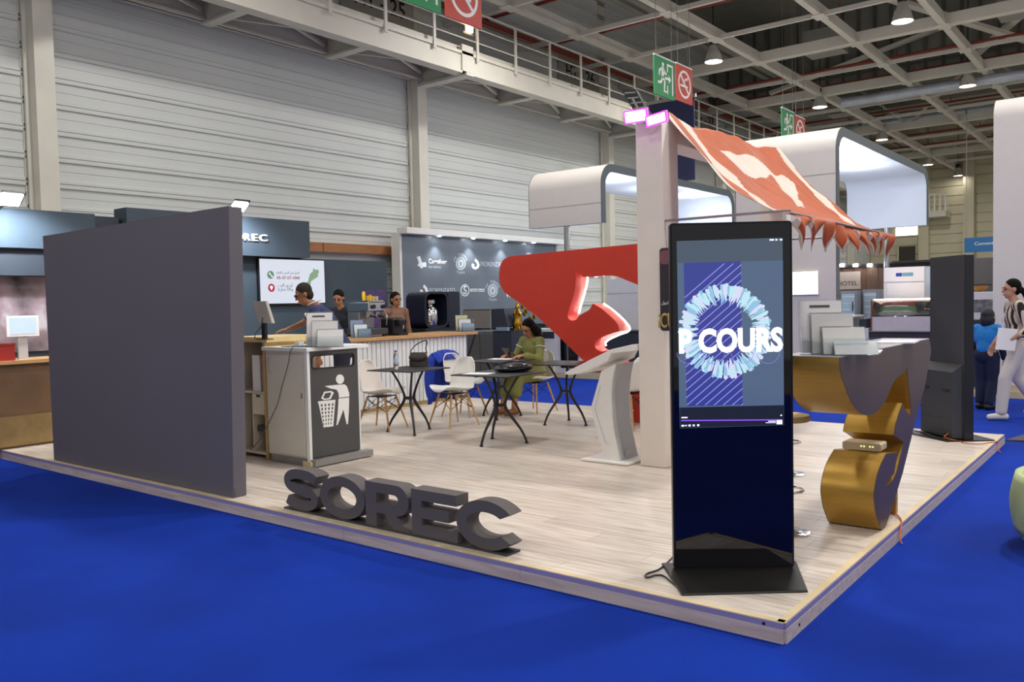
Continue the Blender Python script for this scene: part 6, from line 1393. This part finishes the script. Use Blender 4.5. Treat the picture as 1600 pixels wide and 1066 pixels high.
canopy('curved white canopy with dark rim on a pole left of the white pillar', x1r, d1, Y0, y1_1, zt1, ony(880, 353, Y0).z, 0.098, (Y0 + 0.08, ony(880, 353, Y0).z), ((0.3, 0.2), (0.3, 0.5), (0.3, 0.8)))
canopy('curved white canopy with dark rim and bright lining behind the awning', x2r, d2, Y0, y1_2, zt2, 0.098, onx(1450, 352, x2r).z, (y1_2 - 0.08, onx(1450, 352, x2r).z), ((0.25, 0.22), (0.35, 0.42), (0.45, 0.6)))
# lit sign on the white canopy leg
lx0, lx1 = ony(1239, 440, Y0).x, ony(1280, 440, Y0).x; zz0, zz1 = ony(1260, 461, Y0).z, ony(1260, 424, Y0).z
lt = T('light_box', 'overexposed white light box sign on the canopy wall behind the gold desk', 'sign', ((lx0 + lx1) / 2, Y0 - 0.05, zz0))
BX('box', M_white, lt, lx0, lx1, Y0 - 0.04, Y0 - 0.004, zz0, zz1, bevel=0.004); BX('glowing_face', mat('lightbox_face', '#ffffff', 0.4, emit='#ffffff', es=1.3), lt, lx0 + 0.01, lx1 - 0.01, Y0 - 0.044, Y0 - 0.0405, zz0 + 0.01, zz1 - 0.01)
text('lettering', 'FORNI', mat('lightbox_blue', '#b9c6ee', 0.4, emit='#c8d2f4', es=0.8), lt, ((0, Y0 - 0.0442, 0), (1, 0, 0), (0, 0, 1), (0, -1, 0)), (lx0 + lx1) / 2, (zz0 + zz1) / 2, w=(lx1 - lx0) * 0.8, t=0.002)
# right-hand white wall with rounded top
xr0 = ony(1552, 300, Y0).x; zr = ony(1575, 149, Y0).z
rw = T('rounded_white_wall', 'tall white stand wall with a rounded top at the right edge', 'wall', (xr0 + 1.5, Y0 + 1, 0.098))
MB().prism([(Y0, 0.098), (Y0 + 3, 0.098), (Y0 + 3, zr)] + [(Y0 + 0.3 - 0.3 * math.sin(math.radians(a)), zr - 0.3 + 0.3 * math.cos(math.radians(a))) for a in range(0, 91, 10)], ((xr0, 0, 0), (0, 1, 0), (0, 0, 1), (1, 0, 0)), 0, 4.0).build('shell', M_cw, rw, smooth=True)
BX('base_board', M_lip, rw, xr0, xr0 + 4, Y0 - 0.012, Y0 - 0.001, 0.098, 0.2)
# navy banner hanging far behind the pillar
YB_ = 16.5
nb = T('navy_banner', 'dark navy hanging banner high behind the white pillar', 'banner', (ony(1050, 200, YB_).x, YB_, ony(1050, 285, YB_).z))
BX('cloth', mat('banner_navy', '#20264e', 0.7), nb, ony(1015, 200, YB_).x, ony(1085, 200, YB_).x, YB_ - 0.02, YB_ + 0.02, ony(1050, 285, YB_).z, ony(1050, 158, YB_).z)
BX('crossbar', M_tray, nb, ony(1012, 200, YB_).x, ony(1088, 200, YB_).x, YB_ - 0.03, YB_ + 0.03, ony(1050, 158, YB_).z + 0.001, ony(1050, 158, YB_).z + 0.08)
for px in (1025, 1075): MB().tube([(ony(px, 200, YB_).x, YB_, ony(1050, 158, YB_).z + 0.08), (ony(px, 200, YB_).x, YB_, 10.9)], 0.008, 5).build('cord', M_tray, nb)
# ================================================================== MACHINES ON THE NEIGHBOUR STAND (right)
Y1 = Y0 + 0.5
M_gry = mat('appliance_grey', '#8d9096', 0.4, metal=0.3); M_tint = mat('tinted_glass', '#a9bccc', 0.08, var=0.1, scale=3, spec=0.6)
# bakery display counter
x0, x1, z0, z1 = yb_(1361, 1458, 466, 497, Y1)
dsp = T('display_counter', 'glass bakery display case with red and green trays on a dark counter', 'display case', ((x0 + x1) / 2, Y1 + 0.4, 0.098))
zb = ony(1410, 517, Y1).z
BX('dark_base', M_dcab, dsp, x0 - 0.02, x1 + 0.1, Y1 + 0.02, Y1 + 0.8, 0.098, zb - 0.02); BX('front_panel', mat('panel_lilac', '#cfc9d4', 0.4), dsp, x0 + 0.02, x1 - 0.02, Y1 - 0.01, Y1 + 0.015, zb, z0 + 0.02)
for xx in (x0, x1 - 0.02): BX('end_panel', mat('end_brown', '#7a5248', 0.5), dsp, xx, xx + 0.02, Y1 - 0.02, Y1 + 0.7, zb, z1 + 0.0)
BX('worktop', M_steelb, dsp, x0 - 0.02, x1 + 0.1, Y1 - 0.02, Y1 + 0.8, zb - 0.019, zb - 0.001)
zs = [z0 + 0.025 + (z1 - z0 - 0.05) * k / 3 for k in range(4)]
for k, (c, n_) in enumerate((('#c9c4c0', 'tray_steel'), ('#7fae6a', 'tray_green'), ('#8e2a2e', 'tray_red'))):
    BX('display_tray', mat(n_, c, 0.35, var=0.2, scale=20), dsp, x0 + 0.025, x1 - 0.025, Y1 + 0.04 + 0.05 * k, Y1 + 0.5, zs[k], zs[k + 1] - 0.015)
BX('canopy_light', mat('case_top', '#b89a88', 0.3, emit='#ffe8d8', es=4.0), dsp, x0 + 0.02, x1 - 0.02, Y1 + 0.1, Y1 + 0.6, z1 - 0.02, z1)
MB().grid(lambda u, v: Vector((x0 + 0.025 + (x1 - x0 - 0.05) * u, Y1 + 0.12 * v * v - 0.005, z0 + 0.022 + (z1 - z0 - 0.045) * v)), 2, 8).build('curved_glass', M_acr, dsp, smooth=True, solid=0.006)
# white refrigerator cabinets behind it
YF = Y1 + 1.0
x0, x1, z0, z1 = yb_(1381, 1444, 416, 440, YF)
fr_ = T('white_refrigerator', 'white two-door refrigerator cabinet with a small blue badge', 'refrigerator', ((x0 + x1) / 2, YF + 0.4, 0.098))
zm = ony(1410, 441, YF).z
BX('carcass', M_wcab, fr_, x0 - 0.01, x1 + 0.01, YF + 0.03, YF + 0.8, 0.098, z1); BX('upper_door', M_wcab, fr_, x0, x1, YF, YF + 0.029, zm + 0.01, z1 - 0.01, bevel=0.004); BX('lower_door', M_wcab, fr_, x0 + 0.05, x1, YF, YF + 0.029, 0.5, zm - 0.01, bevel=0.004)
BX('badge', mat('badge_blue', '#2440a0', 0.4), fr_, x0 + 0.2, x0 + 0.3, YF - 0.004, YF - 0.0005, (zm + z1) / 2 - 0.03, (zm + z1) / 2 + 0.03); BX('badge_text', mat('badge_teal', '#6f9fb0', 0.4), fr_, x0 + 0.31, x0 + 0.48, YF - 0.004, YF - 0.0005, (zm + z1) / 2 - 0.03, (zm + z1) / 2 + 0.03)
MB().hexa([(x1 + 0.011, YF + 0.03, 1.5), (x1 + 0.2, YF + 0.05, 1.5), (x1 + 0.2, YF + 0.7, 1.5), (x1 + 0.011, YF + 0.7, 1.5)], [(x1 + 0.011, YF + 0.03, z1), (x1 + 0.2, YF + 0.05, z1 - 0.02), (x1 + 0.2, YF + 0.7, z1 - 0.02), (x1 + 0.011, YF + 0.7, z1)]).build('side_glass', M_tint, fr_)
def glassfridge(px0, px1, py0, py1, Y, label, shelves=3):
    x0, x1, z0, z1 = yb_(px0, px1, py0, py1, Y); t = T('display_fridge', label, 'fridge', ((x0 + x1) / 2, Y + 0.3, 0.098))
    BX('carcass', M_gry, t, x0, x1, Y + 0.02, Y + 0.6, 0.098, z1); BX('glass_door', M_tint, t, x0 + 0.03, x1 - 0.03, Y, Y + 0.019, z0, z1 - 0.06, bevel=0.003)
    for k in range(shelves): BX('shelf_edge', M_white, t, x0 + 0.03, x1 - 0.03, Y - 0.004, Y - 0.0005, z0 + (z1 - z0) * (k + 1) / (shelves + 1), z0 + (z1 - z0) * (k + 1) / (shelves + 1) + 0.012)
    MB().tube([(x1 - 0.06, Y - 0.02, z0 + 0.1), (x1 - 0.06, Y - 0.02, z1 - 0.2)], 0.01, 6).build('door_handle', M_black, t)
glassfridge(1313, 1338, 454, 495, YF, 'blue-tinted glass door fridge left of the bakery display')
glassfridge(1347, 1372, 452, 498, YF + 0.3, 'second glass door fridge just behind the bakery display', 4)
t, x0, x1, z0, z1 = cab('steel_cabinet', 'grey steel cabinet beside the dark canopy rim', 'cabinet', M_gry, 1312, 1332, 496, 560, Y1); BX('worktop', M_white, t, x0 - 0.02, x1 + 0.02, Y1 - 0.02, Y1 + 0.62, z1, z1 + 0.03)
t, x0, x1, z0, z1 = cab('white_worktable', 'white worktable with small appliances left of the bakery display', 'table', M_wcab, 1335, 1357, 513, 560, Y1); BX('appliance', M_dcab, t, x0 + 0.05, x1 - 0.05, Y1 + 0.1, Y1 + 0.4, z1 + 0.001, z1 + 0.16, bevel=0.01)
# items right of the rear totem
t, x0, x1, z0, z1 = cab('dark_shelving', 'dark shelving wall right of the rear totem', 'shelf', M_gcab, 1480, 1556, 402, 470, YF + 0.4, 0.4); BX('open_bay', M_leg, t, x1 - 0.42, x1 - 0.05, YF + 0.39, YF + 0.3999, 1.7, z1 - 0.45)
t, x0, x1, z0, z1 = cab('roaster_counter', 'dark counter with a white roaster right of the rear totem', 'counter', M_dcab, 1490, 1556, 500, 590, Y1, 0.6)
rz_ = T('white_roaster', 'white appliance with a dark printed panel right of the rear totem', 'appliance', ((x0 + x1) / 2, Y1 + 0.3, z1 + 0.001)); za = ony(1540, 456, Y1).z
BX('body', M_wcab, rz_, x0 + 0.05, x1 - 0.02, Y1 + 0.05, Y1 + 0.55, z1 + 0.001, za, bevel=0.01); BX('printed_panel', mat('printed_mix', '#77787c', 0.4, var=0.5, scale=14), rz_, x0 + 0.1, x1 - 0.05, Y1 + 0.044, Y1 + 0.0495, z1 + 0.12, za - 0.12)
bw_ = T('wooden_bowl', 'small amber bowl on top of the white appliance', 'bowl', (ony(1529, 455, Y1 + 0.2).x, Y1 + 0.3, za)); MB().lathe([(0.04, 0.001), (0.11, 0.06), (0.12, 0.1), (0.1, 0.1), (0.09, 0.07), (0.03, 0.02)], (0, 0, 0), 16).build('bowl_shell', mat('amber_bowl', '#a8702c', 0.4), bw_, world=False, smooth=True)
# ---- wooden HOTEL booth farther back
YH = 17.5
x0, x1, z0, z1 = yb_(1300, 1470, 412, 600, YH); hb_ = T('hotel_booth', 'brown wooden booth with spotlights and a HOTEL board', 'booth', ((x0 + x1) / 2, YH, 0))
M_wal = mat('booth_walnut', '#5e4230', 0.5, var=0.25, scale=3, stretch=(8, 8, 1))
nbp = 9
for k in range(nbp): BX('wood_panel', M_wal, hb_, x0 + (x1 - x0) * k / nbp + 0.004, x0 + (x1 - x0) * (k + 1) / nbp - 0.004, YH, YH + 0.1, 0.1, z1)
BX('header', M_leg, hb_, x0, x1, YH - 0.1, YH + 0.1, z1 + 0.001, z1 + 0.06)
a, c = ony(1312, 436, YH), ony(1345, 424, YH); BX('name_board', mat('hotel_beige', '#a8968a', 0.6), hb_, a.x, c.x, YH - 0.03, YH - 0.001, ony(1330, 452, YH).z, c.z)
text('board_lettering', 'HOTEL', M_leg, hb_, ((0, YH - 0.031, 0), (1, 0, 0), (0, 0, 1), (0, -1, 0)), (a.x + c.x) / 2 - 0.05, ony(1330, 443, YH).z, w=(c.x - a.x) * 0.95, t=0.003)
for px in (1315, 1336, 1358):
    q = ony(px, 415, YH - 0.15); MB().lathe([(0.05, -0.03), (0.06, 0.04)], (q.x, YH - 0.12, q.z), 12).build('spot_lamp', M_fl, hb_)
BX('dark_rail', M_leg, T('truss_rail', 'thin dark truss rail above the white refrigerator', 'rail', (ony(1430, 408, YH).x, YH, ony(1430, 410, YH).z)), ony(1398, 408, YH).x, ony(1465, 408, YH).x, YH - 0.3, YH - 0.2, ony(1430, 410, YH - 0.2).z, ony(1430, 407, YH - 0.2).z)
# ---- blue banner at the far end
YQ = 30.0
bb = T('blue_banner', 'blue hanging banner at the far end of the hall beside the white wall', 'banner', (ony(1530, 383, YQ).x, YQ, ony(1530, 394, YQ).z))
BX('cloth', mat('banner_blue', '#2f6fae', 0.6), bb, ony(1507, 383, YQ).x, ony(1570, 383, YQ).x, YQ - 0.03, YQ + 0.03, ony(1530, 394, YQ).z, ony(1530, 371, YQ).z)
text('banner_text', 'Convention', M_whiteprint, bb, ((0, YQ - 0.031, 0), (1, 0, 0), (0, 0, 1), (0, -1, 0)), ony(1543, 380, YQ).x, ony(1543, 380, YQ).z, w=0.8, t=0.004)
for px in (1510, 1565): MB().tube([(ony(px, 383, YQ).x, YQ, ony(1530, 371, YQ).z), (ony(px, 383, YQ).x, YQ, 10.9)], 0.01, 5).build('cord', M_tray, bb)
wb2 = T('white_partition', 'low pale stand partitions at the far end of the hall', 'partition', (-4, 28, 0)); BX('panel', M_cw, wb2, -9, 0.5, 28, 28.1, 0, 1.9); BX('top_rail', M_gry, wb2, -9, 0.5, 27.98, 28.12, 1.901, 1.95)
# white walkway railing high at the far end
# ---- pale green tub chair and mat at the right edge
gc = onz(1599, 868, 0.0) + Vector((0.786, 0.618, 0)) * 0.46
tc_ = T('green_armchair', 'pale green upholstered tub chair cut off by the right edge', 'armchair', (gc.x, gc.y, 0.0))
M_grn = mat('pale_green_cloth', '#b4c48e', 0.8, var=0.04)
MB().lathe([(0.3, 0.02), (0.4, 0.05), (0.43, 0.2), (0.42, 0.30), (0.36, 0.34), (0.0, 0.35)], (0, 0, 0), 28).build('seat', M_grn, tc_, world=False, smooth=True)
def tub(u, v):
    a = math.radians(-60 + 300 * u * 0.8); r = 0.44 + 0.03 * math.sin(v * math.pi); return Vector((r * math.cos(a + 0.9), r * math.sin(a + 0.9), 0.1 + 0.36 * v))
MB().grid(tub, 28, 8).build('backrest', M_grn, tc_, world=False, smooth=True, solid=0.05)
for a in (0.5, 2.1, 3.7, 5.3): MB().lathe([(0.015, 0), (0.02, 0.05)], (0.3 * math.cos(a), 0.3 * math.sin(a), 0), 8).build('foot', M_black, tc_, world=False)
a = onz(1572, 689, 0); mtt = MB().hexa([a + Vector((0, 0, 0.001)), onz(1640, 694, 0) + Vector((0, 0, 0.001)), onz(1640, 684, 0) + Vector((0, 0, 0.001)), onz(1600, 683, 0) + Vector((0, 0, 0.001))], [a + Vector((0, 0, 0.012)), onz(1640, 694, 0) + Vector((0, 0, 0.03)), onz(1640, 684, 0) + Vector((0, 0, 0.03)), onz(1600, 683, 0) + Vector((0, 0, 0.03))]).build('floor_mat', mat('mat_grey', '#4a4650', 0.7), None); tag(mtt, 'dark wedge of a floor ramp on the blue carpet at the right edge', 'ramp')
